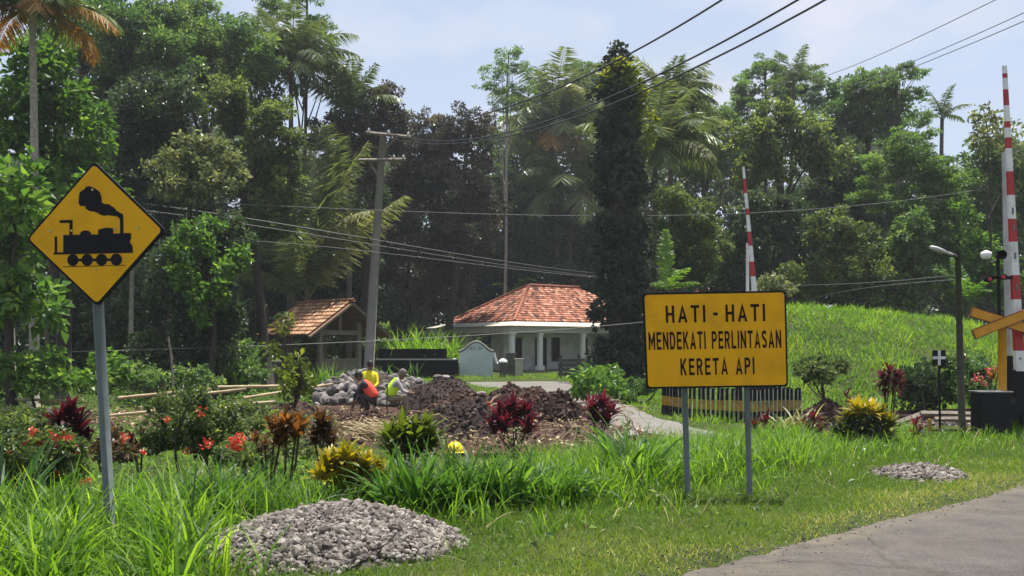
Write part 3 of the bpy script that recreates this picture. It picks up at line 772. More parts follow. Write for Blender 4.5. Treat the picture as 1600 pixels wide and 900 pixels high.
# right side
palm('coconut palm with feathered crown just right of the creeper column tip', 46, 1052, (1045, 168), 92, nf=26, spread=(0.1, 2.5), var=0.4, visible_trunk=False)
palm('coconut palm with long arching fronds right of the creeper column', 40, 1025, (1024, 236), 118, nf=24, spread=(0.3, 2.4), var=0.6, ll=.3, visible_trunk=False)
tree('albizia_tree', 'flat feathery tree between the palms and the far barrier', 60, 1110, [(1090, 165, 40, 16), (1125, 185, 45, 20), (1080, 215, 45, 22), (1140, 235, 45, 30), (1095, 260, 50, 35)], 'feather', 0.2, lsc=1.25, cover=3.8)
tree('albizia_tree', 'round hazy feathery crown on the skyline above the far barrier', 62, 1200, [(1195, 115, 32, 24), (1170, 145, 30, 22), (1225, 140, 35, 26), (1190, 175, 50, 30), (1262, 130, 36, 22), (1290, 160, 40, 25)], 'feather', 0.22, lsc=1.2, cover=3.8)
palm('small palm on the skyline in the middle of the right hand trees', 57, 1235, (1240, 130), 62, nf=10, spread=(0.0, 1.9), ll=.2, var=0.35, visible_trunk=False)
tree('broadleaf_tree', 'yellow green sunlit broadleaf tree above the yellow warning board', 43, 1230, [(1215, 180, 40, 24), (1180, 215, 45, 30), (1255, 205, 45, 28), (1225, 250, 60, 38), (1290, 245, 40, 30), (1175, 270, 45, 35)], 'olive', 0.25, lsc=1.35, var0=0.12)
tree('shade_tree', 'brown green crown right of the small skyline palm', 52, 1340, [(1330, 150, 50, 30), (1365, 135, 40, 26), (1310, 195, 50, 35), (1360, 190, 50, 40), (1395, 165, 36, 26)], 'mid', 0.25, var0=0.0, lsc=1.1)
tree('albizia_tree', 'feathery tree with flat branches reaching right on the skyline', 50, 1390, [(1400, 112, 38, 9), (1430, 116, 24, 7), (1380, 128, 30, 12), (1425, 150, 30, 12), (1440, 185, 25, 14)], 'feather', 0.16, cover=2.8, nl=12)
palm('small dark palm on the skyline near the tall barrier arm', 54, 1470, (1472, 185), 52, nf=9, spread=(0.0, 1.9), ll=.18, var=0.25, visible_trunk=False)
tree('albizia_tree', 'light green feathery tree with slender pale trunk above the grassy hill', 39, 1418, [(1420, 225, 45, 26), (1450, 265, 60, 30), (1385, 265, 42, 28), (1425, 310, 65, 34), (1490, 290, 42, 30), (1370, 310, 36, 28)], 'feather', 0.09, bark=BARKP, top=(1408, 205), nl=12, cover=3.2)
tree('shade_tree', 'dark shaded tree in the middle of the right hand woods', 47, 1330, [(1320, 270, 55, 50), (1350, 330, 55, 50), (1280, 320, 50, 50), (1250, 390, 60, 55)], 'dark', 0.25, lsc=1.1)
tree('shade_tree', 'green tree behind the tall near barrier arm', 44, 1560, [(1560, 255, 50, 40), (1520, 290, 45, 45), (1595, 310, 45, 60), (1545, 350, 55, 45)], 'mid', 0.22, lsc=1.1, var0=0.05)
tree('papaya_tree', 'sparse tree with big pale leaves against the sky by the tall barrier', 37, 1550, [(1540, 185, 26, 18), (1570, 205, 26, 18), (1535, 222, 26, 18), (1590, 235, 24, 22)], 'sparse', 0.07, cover=1.8)
tree('bush', 'light green bushy tree left above the yellow warning board', 37, 1070, [(1050, 315, 28, 24), (1085, 340, 36, 30), (1055, 370, 40, 35), (1105, 390, 40, 35), (1070, 420, 45, 30)], 'olive', 0.1, cat='bush', var0=0.08, zbase=0.9)
tree('bush', 'dark green bush behind the far barrier arm', 40, 1180, [(1180, 350, 45, 50), (1160, 410, 50, 45), (1220, 350, 45, 40), (1130, 440, 50, 30)], 'dark', 0.12, cat='bush')
tree('bush', 'olive bush on the hill crest above the yellow warning board', 36, 1330, [(1300, 360, 36, 34), (1335, 400, 42, 40), (1310, 440, 45, 32), (1370, 440, 40, 34), (1260, 440, 45, 35)], 'olive', 0.1, cat='bush')
tree('bush', 'green bush on the hill crest right of the olive bush', 37, 1420, [(1400, 400, 40, 45), (1440, 440, 40, 34), (1425, 370, 36, 34), (1400, 465, 40, 20)], 'mid', 0.1, cat='bush')
tree('bush', 'leafy broadleaf bush behind the street lamp head', 38, 1500, [(1490, 350, 36, 34), (1515, 400, 40, 40), (1470, 400, 34, 40), (1500, 450, 44, 35), (1560, 440, 40, 45)], 'bright', 0.1, cat='bush', lsc=0.7)
tree('bush', 'pale grey leaved shrub just right of the yellow warning board top', 31, 1215, [(1205, 442, 20, 11), (1228, 452, 18, 10), (1195, 456, 18, 10)], 'pale', 0.05, cat='bush', lsc=0.9, var0=0.1, zbase=2.3)

# understory left
tree('bush', 'broad leaved shrubs at the left edge under the trees', 21, 60, [(30, 572, 40, 22), (75, 565, 30, 20), (10, 600, 40, 20), (110, 590, 34, 18), (60, 600, 40, 18)], 'bright', 0.04, cat='bush', lsc=0.55)
tree('bush', 'bright shrub right behind the locomotive sign pole', 20, 165, [(165, 570, 24, 20), (150, 595, 26, 18), (185, 585, 20, 16)], 'bright', 0.03, cat='bush', lsc=0.6, var0=0.12)
tree('bush', 'dark undergrowth left of the tiled hut', 27, 350, [(345, 540, 36, 40), (300, 570, 50, 30), (240, 560, 50, 40), (360, 500, 26, 30)], 'dark', 0.06, cat='bush', lsc=0.8)
tree('bush', 'leafy green shrub with long leaves at the left corner of the hut roof', 29, 385, [(370, 550, 22, 20), (355, 568, 26, 18), (398, 584, 22, 14)], 'mid', 0.05, cat='bush', lsc=0.8, var0=0.12)
tree('tall_shrub', 'tall light green shrub standing in front of the hut roof', 26, 448, [(447, 497, 11, 8), (437, 514, 10, 8), (455, 511, 9, 7), (428, 548, 14, 13)], 'lime', 0.04, cat='shrub', lsc=0.95, var0=-0.1, cover=1.9)
tree('small_tree', 'small light green leafy tree with dark stem on the worksite', 17, 456, [(464, 566, 18, 13), (450, 588, 18, 14), (478, 594, 17, 14), (462, 612, 26, 14)], 'lime', 0.06, cat='tree', lsc=0.72, bark=BARKD, var0=-0.2, cover=2.4)
tree('bush', 'pale undergrowth palm thicket in the dark left of the house', 74, 730, [(725, 440, 30, 22), (745, 470, 30, 20), (700, 455, 22, 16)], 'pale', 0.06, cat='bush', var0=-0.05)
for k, (px, r) in enumerate([(20, .12), (78, .07), (205, .08), (255, .06), (283, .09), (345, .06)]):
    x = X(px, 29 + k % 3); Y = 29 + k % 3
    mb = MB(); mb.tube([(x, Y, hz(x, Y) - .1), (x + R.normal(0, .15), Y, 2.5), (x + R.normal(0, .3), Y + .3, 5.5)], [r * 1.2, r, r * .8], 8)
    o = mb.build('tree_trunk', BARK if k % 2 else BARKP, origin=(x, Y, hz(x, Y)), smooth=True)
    tag(o, ['thick pale bare trunk at the far left under the canopy', 'thin brown trunk beside the bright left shrubs', 'pale bare trunk just right of the locomotive sign pole',
            'thinnest brown trunk left of the leaning stick', 'stout pale trunk right of the leaning stick', 'thin brown trunk near the dark undergrowth by the hut'][k], 'tree trunk', 'bare trunks under the left canopy')

tree('bush', 'low leafy bushes beyond the bamboo poles, right of the sign pole', 24, 250, [(215, 585, 30, 18), (255, 592, 34, 16), (300, 588, 30, 16), (330, 600, 26, 12)], 'mid', 0.03, cat='bush', lsc=0.75, var0=0.08)

tree('bush', 'leafy bush seen through the open side of the guard hut', 48, 540, [(505, 545, 34, 28), (550, 550, 34, 28), (590, 535, 30, 30), (470, 535, 30, 30)], 'mid', 0.06, cat='bush', var0=0.05)

def reed(label, px, Y, w, hgt, n, mat, name='reed_clump', var=0.55, bend=1.3, W=0.035):
    x = X(px, Y); z = hz(x, Y)
    mb = MB()
    pos = np.stack([x + R.uniform(-w, w, n), Y + R.uniform(-w * .5, w * .5, n), np.full(n, z - .03)], -1)
    mb.blades(pos, R.uniform(0, 6.28, n), R.uniform(0.02, 0.35, n), R.uniform(0.3, bend, n), hgt * R.uniform(0.55, 1.1, n), W, np.clip(R.normal(var, .16, n), 0, 1), k=5, prof='strap')
    o = mb.build(name, LM[mat], origin=(x, Y, z))
    return tag(o, label, 'reeds')
reed('tall bright green elephant grass between the hut and the house', 668, 46.2, 1.7, 2.9, 620, 'grass', name='elephant_grass', var=0.6, W=0.06, bend=2.2)
reed('dark green reed clump left of the tiled hut', 340, 31, 0.95, 2.0, 450, 'grass', name='elephant_grass', var=0.15, W=0.05)
reed('arching grass clump against the panel of the hut', 505, 27, 0.55, 1.3, 160, 'grass', var=0.45)
reed('thin green reeds growing out of the fieldstone heap', 610, 27.5, 1.0, 1.35, 60, 'strap', var=0.5)

def banana(label, px, py0, Y, leaves):
    x = X(px, Y)
    z = min(hz(x, Y), float(P(px, py0, Y)[2]))
    root = thing('banana_plant', label, 'banana plant', (x, Y, z))
    c = P(px, py0, Y)
    MB().tube([(x, Y, z), tuple(c)], [0.12, 0.07], 8).build('stem', STEM, root, smooth=True)
    for az, le, be, Lp, Wp, v in leaves:
        mb = MB()
        L = M(Lp, Y); w = M(Wp, Y)
        frond(mb, c, az, le, be, L, w * .62, v, n=30, droop=.25, rr=.02, lw=L / 30 * 1.75)
        mb.build('leaf', LM['banana'], root)
    return root
banana('banana plant with one tall upright bright leaf left of the yellow board', 1040, 455, 30, [(1.4, 0.10, 0.12, 98, 28, .95), (-1.0, 0.6, 0.9, 62, 26, .9), (-0.5, 1.0, 0.8, 55, 26, .75), (-2.2, 0.9, 1.0, 45, 24, .4), (1.0, 0.5, 0.9, 60, 24, .5)])
banana('banana plant with drooping bright leaf behind the house roof ridge', 800, 470, 66, [(-0.7, 0.1, 2.2, 70, 16, .95), (-2.4, 0.2, 2.0, 55, 14, .8), (1.0, 0.3, 1.2, 45, 13, .6)])
banana('banana plant with big leaves right of the street lamp', 1510, 470, 33, [(1.7, 0.1, 0.8, 80, 28, .6), (-0.9, 0.4, 1.4, 70, 28, .7), (-2.2, 0.4, 1.4, 65, 26, .7), (-1.3, 0.8, 1.2, 55, 26, .5), (2.3, 0.3, 1.0, 75, 24, .4)])

# ------------------------------------------------------------------ buildings
def tiles(mb, A, B, T, n_up, w, inside, var_mean, rows_len, lift=0.03):
    """roof tiles in rows: A..B the eave, T the slope vector; inside(s, t) says whether a tile at that place exists"""
    A, B, T = map(lambda q: np.asarray(q, float), (A, B, T))
    E = B - A; le = np.linalg.norm(E); e = E / le; lt = np.linalg.norm(T); tt = T / lt
    nrm = np.cross(e, tt)
    if nrm[2] < 0: nrm = -nrm
    nr = int(lt / rows_len); nc = int(le / w)
    for r in range(nr):
        t0 = r * lt / nr; t1 = t0 + lt / nr * 1.12
        for c in range(nc):
            s0 = c * w
            if not inside((s0 + w / 2) / le, (t0 + lt / nr / 2) / lt): continue
            v = np.clip(R.normal(var_mean, 0.3), 0, 1)
            V = []
            for tq, h in ((t0, lift * 1.8), (t1, lift * 0.5)):
                for q, hh in ((0, 0.0), (0.3, 0.032), (0.6, 0.038), (1.0, 0.0)):
                    V.append(A + e * (s0 + q * w) + tt * tq + nrm * (h + hh))
            V += [A + e * (s0 + q * w) + tt * t0 + nrm * 0.0 for q in (0, 1)]
            mb.add(V, [[0, 1, 5, 4], [1, 2, 6, 5], [2, 3, 7, 6], [8, 9, 3, 2, 1, 0]], 0, v)

def house():
    c0 = np.array((-0.1, 50.0)); fr = np.array((0.82, 0.57)); fr /= np.linalg.norm(fr); ls = np.array((-fr[1], fr[0]))
    g = -0.17
    root = thing('house', 'white porched house with hipped red tile roof and white columns', 'house', (c0[0], c0[1], g))
    def Q(s, t, z): return np.array((*(c0 + fr * s + ls * t), z))
    rot = np.array([(fr[0], ls[0], 0), (fr[1], ls[1], 0), (0, 0, 1)])
    W, D = 13.5, 9.0
    z1, z2, z3, z4 = 2.08, 2.48, 2.76, 5.12
    # fascia and sloped skirt
    mb = MB()
    for a, b in ((Q(0, 0, 0), Q(W, 0, 0)), (Q(0, 0, 0), Q(0, 10.6, 0))):
        pass
    mb.box(Q(W / 2, 0.09, (z1 + z2) / 2), (W, 0.18, z2 - z1), rot)
    mb.box(Q(0.092, D / 2 + 0.18, (z1 + z2) / 2), (0.18, D, z2 - z1), rot)
    mb.box(Q(W - 0.09, D / 2 + 0.18, (z1 + z2) / 2), (0.18, D, z2 - z1), rot)
    mb.box(Q(W / 2, D + 0.3, (z1 + z2) / 2), (W, 0.18, z2 - z1), rot)
    mb.build('fascia', FASC, root)
    mb = MB(); i = 0.85; o = -0.12; D2 = D + 0.4
    ring0 = [Q(o, o, z2 + .003), Q(W - o, o, z2 + .003), Q(W - o, D2 - o, z2 + .003), Q(o, D2 - o, z2 + .003)]
    ring1 = [Q(i, i, z3), Q(W - i, i, z3), Q(W - i, D2 - i, z3), Q(i, D2 - i, z3)]
    mb.add(ring0 + ring1, [[0, 1, 5, 4], [1, 2, 6, 5], [2, 3, 7, 6], [3, 0, 4, 7], [3, 2, 1, 0]])
    mb.build('eave_skirt', FASC, root)
    # hip roof
    hd = D2 / 2
    a1, a2 = Q(hd, hd, z4), Q(W - hd, hd, z4)
    mb = MB()
    j = i + 0.02
    base = [Q(j, j, z3 - .02), Q(W - j, j, z3 - .02), Q(W - j, D2 - j, z3 - .02), Q(j, D2 - j, z3 - .02)]
    mb.add(base + [a1 - (0, 0, .05), a2 - (0, 0, .05)], [[0, 1, 5, 4], [1, 2, 5], [2, 3, 4, 5], [3, 0, 4]], 0, 0.2)
    run = hd - i; fl = W - 2 * i; sl = D2 - 2 * i
    tiles(mb, Q(i, i, z3), Q(W - i, i, z3), Q(i, hd, z4) - Q(i, i, z3), 0, 0.23, lambda s, t: s * fl > t * run and (1 - s) * fl > t * run, 0.52, 0.27)
    tiles(mb, Q(i, D2 - i, z3), Q(i, i, z3), Q(hd, D2 - i, z4) - Q(i, D2 - i, z3), 0, 0.23, lambda s, t: s * sl > t * run and (1 - s) * sl > t * run, 0.34, 0.27)  # left slope's tiles coloured darker to paint its weaker light
    rf = mb.build('roof', TILE, root)
    mb = MB()
    mb.tube([Q(i, i, z3 + .06), a1 + (0, 0, .08)], 0.09, 8, var=0.4)
    mb.tube([a1 + (0, 0, .08), a2 + (0, 0, .08)], 0.11, 8, var=0.3)
    mb.tube([Q(i, D2 - i, z3 + .06), a1 + (0, 0, .08)], 0.11, 8, var=0.3)
    mb.build('ridge_cap', TILE, rf, smooth=True)
    # carport canopy and its pillar
    MB().box(Q(1.5, 10.9, 2.2), (2.8, 2.6, 0.22), rot).build('canopy', FASC, root)
    for s, t in ((0.5, 9.7), (0.5, 5.2)):
        MB().box(Q(s, t, (g + z1) / 2), (0.34, 0.34, z1 - g), rot, ch=0.02).build('pillar', GREYW if t > 6 else FASC, root)
    # columns
    for s in (0.28, 2.25, 5.45):
        mb = MB()
        mb.box(Q(s, 0.22, (g + 0.35 + z1) / 2), (0.26, 0.26, z1 - g - 0.35), rot, ch=0.03)
        mb.box(Q(s, 0.22, z1 - 0.06), (0.36, 0.36, 0.12), rot)
        mb.build('column', COLW, root)
        MB().box(Q(s, 0.22, g + 0.17), (0.42, 0.42, 0.36), rot, ch=0.03).build('column_base', COLW, root)
    # walls with openings (front wall 1.9 m behind the columns)
    tw = 1.9; x0 = 0.9
    openings = [(1.5, 2.1, 0.75, 2.0), (3.05, 3.95, 0.0, 2.02), (4.3, 4.95, 0.55, 2.02), (6.55, 7.15, 0.5, 2.0), (9, 10, .6, 2.)]
    mb = MB(); s = x0
    for a, b, lo, hi in openings:
        mb.box(Q((s + a) / 2, tw, (g + z1) / 2), (a - s, 0.16, z1 - g), rot)
        if lo > 0.01: mb.box(Q((a + b) / 2, tw, g + lo / 2), (b - a, 0.16, lo), rot)
        mb.box(Q((a + b) / 2, tw, (g + hi + z1) / 2), (b - a, 0.16, z1 - g - hi), rot)
        s = b
    mb.box(Q((s + W - 1) / 2, tw, (g + z1) / 2), (W - 1 - s, 0.16, z1 - g), rot)
    wl = mb.build('wall', WALLW, root)
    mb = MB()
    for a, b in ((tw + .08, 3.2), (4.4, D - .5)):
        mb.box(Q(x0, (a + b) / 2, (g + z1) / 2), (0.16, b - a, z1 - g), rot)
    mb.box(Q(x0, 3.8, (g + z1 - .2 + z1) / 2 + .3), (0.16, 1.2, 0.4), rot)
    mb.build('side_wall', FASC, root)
    for q, (a, b, lo, hi) in enumerate(openings):
        n = 'door' if lo < 0.01 else 'window'
        mb = MB(); w_ = 0.06
        for (p0, p1, q0, q1) in ((a, a + w_, lo, hi), (b - w_, b, lo, hi), (a + w_, b - w_, hi - w_, hi), (a + w_, b - w_, lo, lo + w_), ((a + b) / 2 - .02, (a + b) / 2 + .02, lo + w_, hi - w_)):
            mb.box(Q((p0 + p1) / 2, tw - .02, g + (q0 + q1) / 2), (p1 - p0 - .004, 0.14, q1 - q0 - .004), rot)
        f = mb.build(n, WOODD, root)
        MB().box(Q((a + b) / 2, tw + .03, g + (lo + hi) / 2), (b - a - .02, 0.03, hi - lo - .02), rot).build('pane', DARKIN, f)
    MB().box(Q(x0 + .06, 3.8, 1.0), (0.04, 1.18, 2.2), rot).build('side_opening_shade', DARKIN, root)  # dark sheet across the gap, standing in for the unlit inside
    MB().box(Q(W / 2, 4, g + .03), (W, 8.2, 0.12), rot).build('porch_floor', CONC, root)
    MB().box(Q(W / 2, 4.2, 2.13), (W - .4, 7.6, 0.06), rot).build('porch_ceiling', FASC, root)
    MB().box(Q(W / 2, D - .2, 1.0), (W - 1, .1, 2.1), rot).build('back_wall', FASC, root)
house()

def simple_wall(name, label, cat, parts, Y, loc_px):
    x = X(loc_px, Y); root = thing(name, label, cat, (x, Y, hz(x, Y)))
    return root

def yard_things():
    # pale blue ornamental wall
    Y = 44.0
    x = X(744, Y); z = hz(x, Y)
    root = thing('gateway_wall', 'pale blue ornamental wall with curved top in front of the house', 'wall', (x, Y, z))
    hw = M(26, Y); zb = 0.0; z0 = z - 0.1
    def top(u):  # u in -1..1
        return EYE + (540 - 551) / F * Y + M(7.5 + 7.5 * math.cos(u * math.pi) if abs(u) < 1 else 0, Y)
    us = np.linspace(-1, 1, 25)
    prof = [(x + u * hw, top(u)) for u in us]
    poly = [(x - hw, z0)] + prof + [(x + hw, z0)]
    MB().prism(poly, Y, Y + 0.22, lambda u, y, v: (u, y, v)).build('panel', PALEB, root)
    mb = MB(); mb.tube([(x + u * (hw + .04), Y + .10, top(u) + .05) for u in us], 0.085, 8)
    mb.build('coping', GREYC, root, smooth=True)
    mb = MB()
    t = np.linspace(0, 1, 9)
    mb.tube([(x + hw + .05 + M(5, Y) * q ** 1.5, Y + .1, top(1) + .02 - M(18, Y) * q) for q in t], np.linspace(0.085, 0.06, 9), 8)
    mb.build('scroll', COLW, root, smooth=True)
    cu = bpy.data.curves.new('txt', 'FONT'); cu.body = 'RT. 04'; cu.size = 0.24; cu.align_x = 'CENTER'; cu.extrude = 0.004
    to = bpy.data.objects.new('txt', cu); COL.objects.link(to)
    me = bpy.data.meshes.new_from_object(to.evaluated_get(bpy.context.evaluated_depsgraph_get())); bpy.data.objects.remove(to)
    me.materials.clear(); me.materials.append(GREYC)
    lo = bpy.data.objects.new('lettering', me); COL.objects.link(lo); lo.parent = root; lo.rotation_euler = (math.pi / 2, 0, 0)
    lo.location = (0, -0.006, float(P(744, 547, Y)[2]) - z)
    # black wall of two tiers
    Y = 42.5
    x = X(650, Y); z = hz(x, Y)
    root = thing('black_wall', 'low black two tier wall between the hut and the house', 'wall', (x, Y, z))
    a, b = X(588, Y), X(716, Y); a2 = X(592, Y + 2)
    zt = float(P(650, 563, Y)[2]); zt2 = float(P(650, 545, Y + 2)[2])
    MB().box(((a + b) / 2, Y, (z + zt) / 2 - .05), (b - a, .3, zt - z + .1), ch=.02).build('front_tier', BLKW, root)
    MB().box(((a2 + X(698, Y + 2)) / 2, Y + 2, (z + zt2) / 2 - .05), (X(698, Y + 2) - a2, .3, zt2 - z + .1), ch=.02).build('back_tier', BLKW, root)
    MB().box(((a + b) / 2, Y - .01, zt + .03), (b - a + .1, .4, .07), ch=.015).build('coping', GREYC, root)
    # gate pillars with pale caps
    for px, lb in ((710, 'squat grey gate pillar with white cap beside the black wall'), (786, 'squat grey gate pillar with pale cap right of the blue wall')):
        Y = 43.5; x = X(px, Y); z = hz(x, Y)
        r = thing('gate_pillar', lb, 'pillar', (x, Y, z), 'gate pillars in front of the house')
        zt = float(P(px, 567, Y)[2])
        MB().box((x, Y, (z + zt) / 2 - .05), (.34, .34, zt - z + .1), ch=.02).build('shaft', GREYW, r)
        MB().lathe([(0.0, .22), (.12, .19), (.22, .08), (.24, 0), (0, -.01)], (x, Y, zt), 14).build('cap', COLW, r, smooth=True)
    for px0, px1, pt, Y, lb, m in ((790, 806, 553, 45, 'dark low wall stub beside the front house column', GREYW), (805, 817, 562, 44.5, 'small light grey block post before the porch', FASC)):
        x = X((px0 + px1) / 2, Y); z = hz(x, Y); zt = float(P(px0, pt, Y)[2])
        mb = MB(); mb.box((x, Y, (z + zt) / 2 - .05), (M(px1 - px0, Y), .3, zt - z + .1), ch=.02)
        mb.box((x, Y, zt + .03), (M(px1 - px0, Y) + .08, .38, .06), ch=.01)
        tag(mb.build('wall_stub', m, origin=(x, Y, z)), lb, 'wall')
    # slatted dark fence right of the porch
    Y = 43.0; x = X(905, Y); z = hz(x, Y)
    r = thing('slat_fence', 'dark weathered board fence in front of the right porch column', 'fence', (x, Y, z))
    for k in range(4):
        zc = float(P(0, 563 + k * 7.2, Y)[2])
        MB().box((x, Y, zc), (M(66, Y), .05, M(6, Y)), ch=.008).build('board', GREYW, r)
    for px in (876, 905, 936):
        MB().box((X(px, Y), Y + .07, (z + float(P(0, 557, Y)[2])) / 2), (.13, .09, float(P(0, 557, Y)[2]) - z + .1)).build('post', WOODD, r)
yard_things()

def far_house():
    Y = 40.0
    c = P(1125, 450, Y); z = hz(c[0], Y)
    root = thing('house', 'far house with rusty roof peeping over the yellow warning board', 'house', (c[0], Y, z))
    zr = float(P(0, 436, Y)[2]); ze = float(P(0, 466, Y)[2])
    x0, x1, xr = X(1082, Y), X(1160, Y), X(1148, Y)
    mb = MB()
    mb.add([(x0, Y, ze), (x1 - .6, Y - .3, ze), (xr, Y + 2, zr), (x0 + 1.2, Y + 2, zr), (x0, Y + 4, ze), (x1 - .6, Y + 4, ze)], [[0, 1, 2, 3], [3, 2, 5, 4], [0, 3, 4]], 0, 0.12)
    tiles(mb, (x0 + .1, Y, ze), (x1 - .6, Y, ze), (0, 2, zr - ze), 0, 0.24, lambda s, t: s > t * 0.45, 0.16, 0.28)
    mb.build('roof', TILE, root)
    mb = MB(); mb.add([(x1 - .62, Y - .32, ze), (x1 + .3, Y + .6, ze), (xr + .02, Y + 1.99, zr + .05)], [[0, 1, 2]])
    mb.prism([(xr - .55, ze), (xr + .75, ze), (xr + .05, zr - .05)], Y + .1, Y + .25, lambda u, y, v: (u, y, v))
    mb.build('gable', FASC, root)
    MB().box(((x0 + x1) / 2, Y + 2, (z + ze) / 2), (x1 - x0 - .8, 3, ze - z)).build('wall', FASC, root)
far_house()

def hut():
    u = np.array((0.75, -0.66)); u /= np.linalg.norm(u); v = np.array((-u[1], u[0]))
    near = np.array((X(553, 38.5), 38.5)); L = 4.05; g = -0.16
    c = near - u * 2.0
    root = thing('guard_hut', 'open wooden guard hut with orange tiled gable roof', 'hut', (c[0], c[1], g))
    def Q(a, b, z): return np.array((*(near - u * a + v * b), z))
    zr, ze, w = 3.27, 1.78, 2.25
    rot = np.array([(u[0], v[0], 0), (u[1], v[1], 0), (0, 0, 1)])
    mb = MB()
    mb.add([Q(0, -w, ze - .03), Q(L, -w, ze - .03), Q(L, 0, zr - .03), Q(0, 0, zr - .03)], [[0, 1, 2, 3]], 0, 0.2)
    mb.add([Q(0, w, ze - .03), Q(L, w, ze - .03), Q(L, 0, zr - .03), Q(0, 0, zr - .03)], [[3, 2, 1, 0]], 0, 0.2)
    for sg in (-1, 1):
        tiles(mb, Q(L, sg * w, ze), Q(0, sg * w, ze), Q(L, 0, zr) - Q(L, sg * w, ze), 0, 0.24, lambda s, t: True, 0.55, 0.29, lift=0.035)
    rf = mb.build('roof', TILEB, root)
    MB().tube([Q(-.04, 0, zr + .06), Q(L + .04, 0, zr + .06)], 0.09, 8, var=.25).build('ridge_cap', TILEB, rf, smooth=True)
    mb = MB()
    for a in (0.06, L - .06):
        for sg in (-1, 1):
            mb.tube([Q(a, sg * w, ze - .08), Q(a, 0, zr - .10)], .06, 4)
    for b in (-1.6, -.8, .0, .8, 1.6):
        zz = zr - .12 - abs(b) / w * (zr - ze)
        mb.tube([Q(.02, b, zz), Q(L - .02, b, zz)], .045, 4)
    mb.build('rafter', WOODG, root)
    for a, b in ((1.0, -1.05), (1.0, 1.05), (L - .5, -1.05), (L - .5, 1.05)):
        zt = zr - .18 - abs(b) / w * (zr - ze)
        MB().box(Q(a, b, (g + zt) / 2 - .05), (.2, .2, zt - g + .1), rot, ch=.01).build('post', WOODG, root)
    for a in (1.0, L - .5):
        MB().box(Q(a, 0, 1.92), (.16, 1.9, .2), rot, ch=.01).build('tie_beam', WOODG, root)
        MB().box(Q(a, 0, 2.55), (.12, .12, 1.05), rot).build('king_post', WOODG, root)
    mb = MB()
    for k in range(9):
        mb.box(Q(.98, -.84 + k * .21, g + .43 + R.normal(0, .004)), (.03, .205, .86), rot)
    mb.box(Q(.97, 0, g + .9), (.07, 1.9, .08), rot)
    mb.build('front_panel', WOODG, root)
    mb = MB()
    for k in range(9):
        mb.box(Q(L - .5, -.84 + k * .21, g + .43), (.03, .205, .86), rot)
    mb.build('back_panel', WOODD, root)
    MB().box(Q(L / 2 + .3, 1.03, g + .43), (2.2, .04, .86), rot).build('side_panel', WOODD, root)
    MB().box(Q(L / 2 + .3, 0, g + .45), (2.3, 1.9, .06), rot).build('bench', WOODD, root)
hut()

# ------------------------------------------------------------------ signs
def poly_px(pts, ox=20, oy=230, s=3.335): return [(x / s + ox, y / s + oy) for x, y in pts]

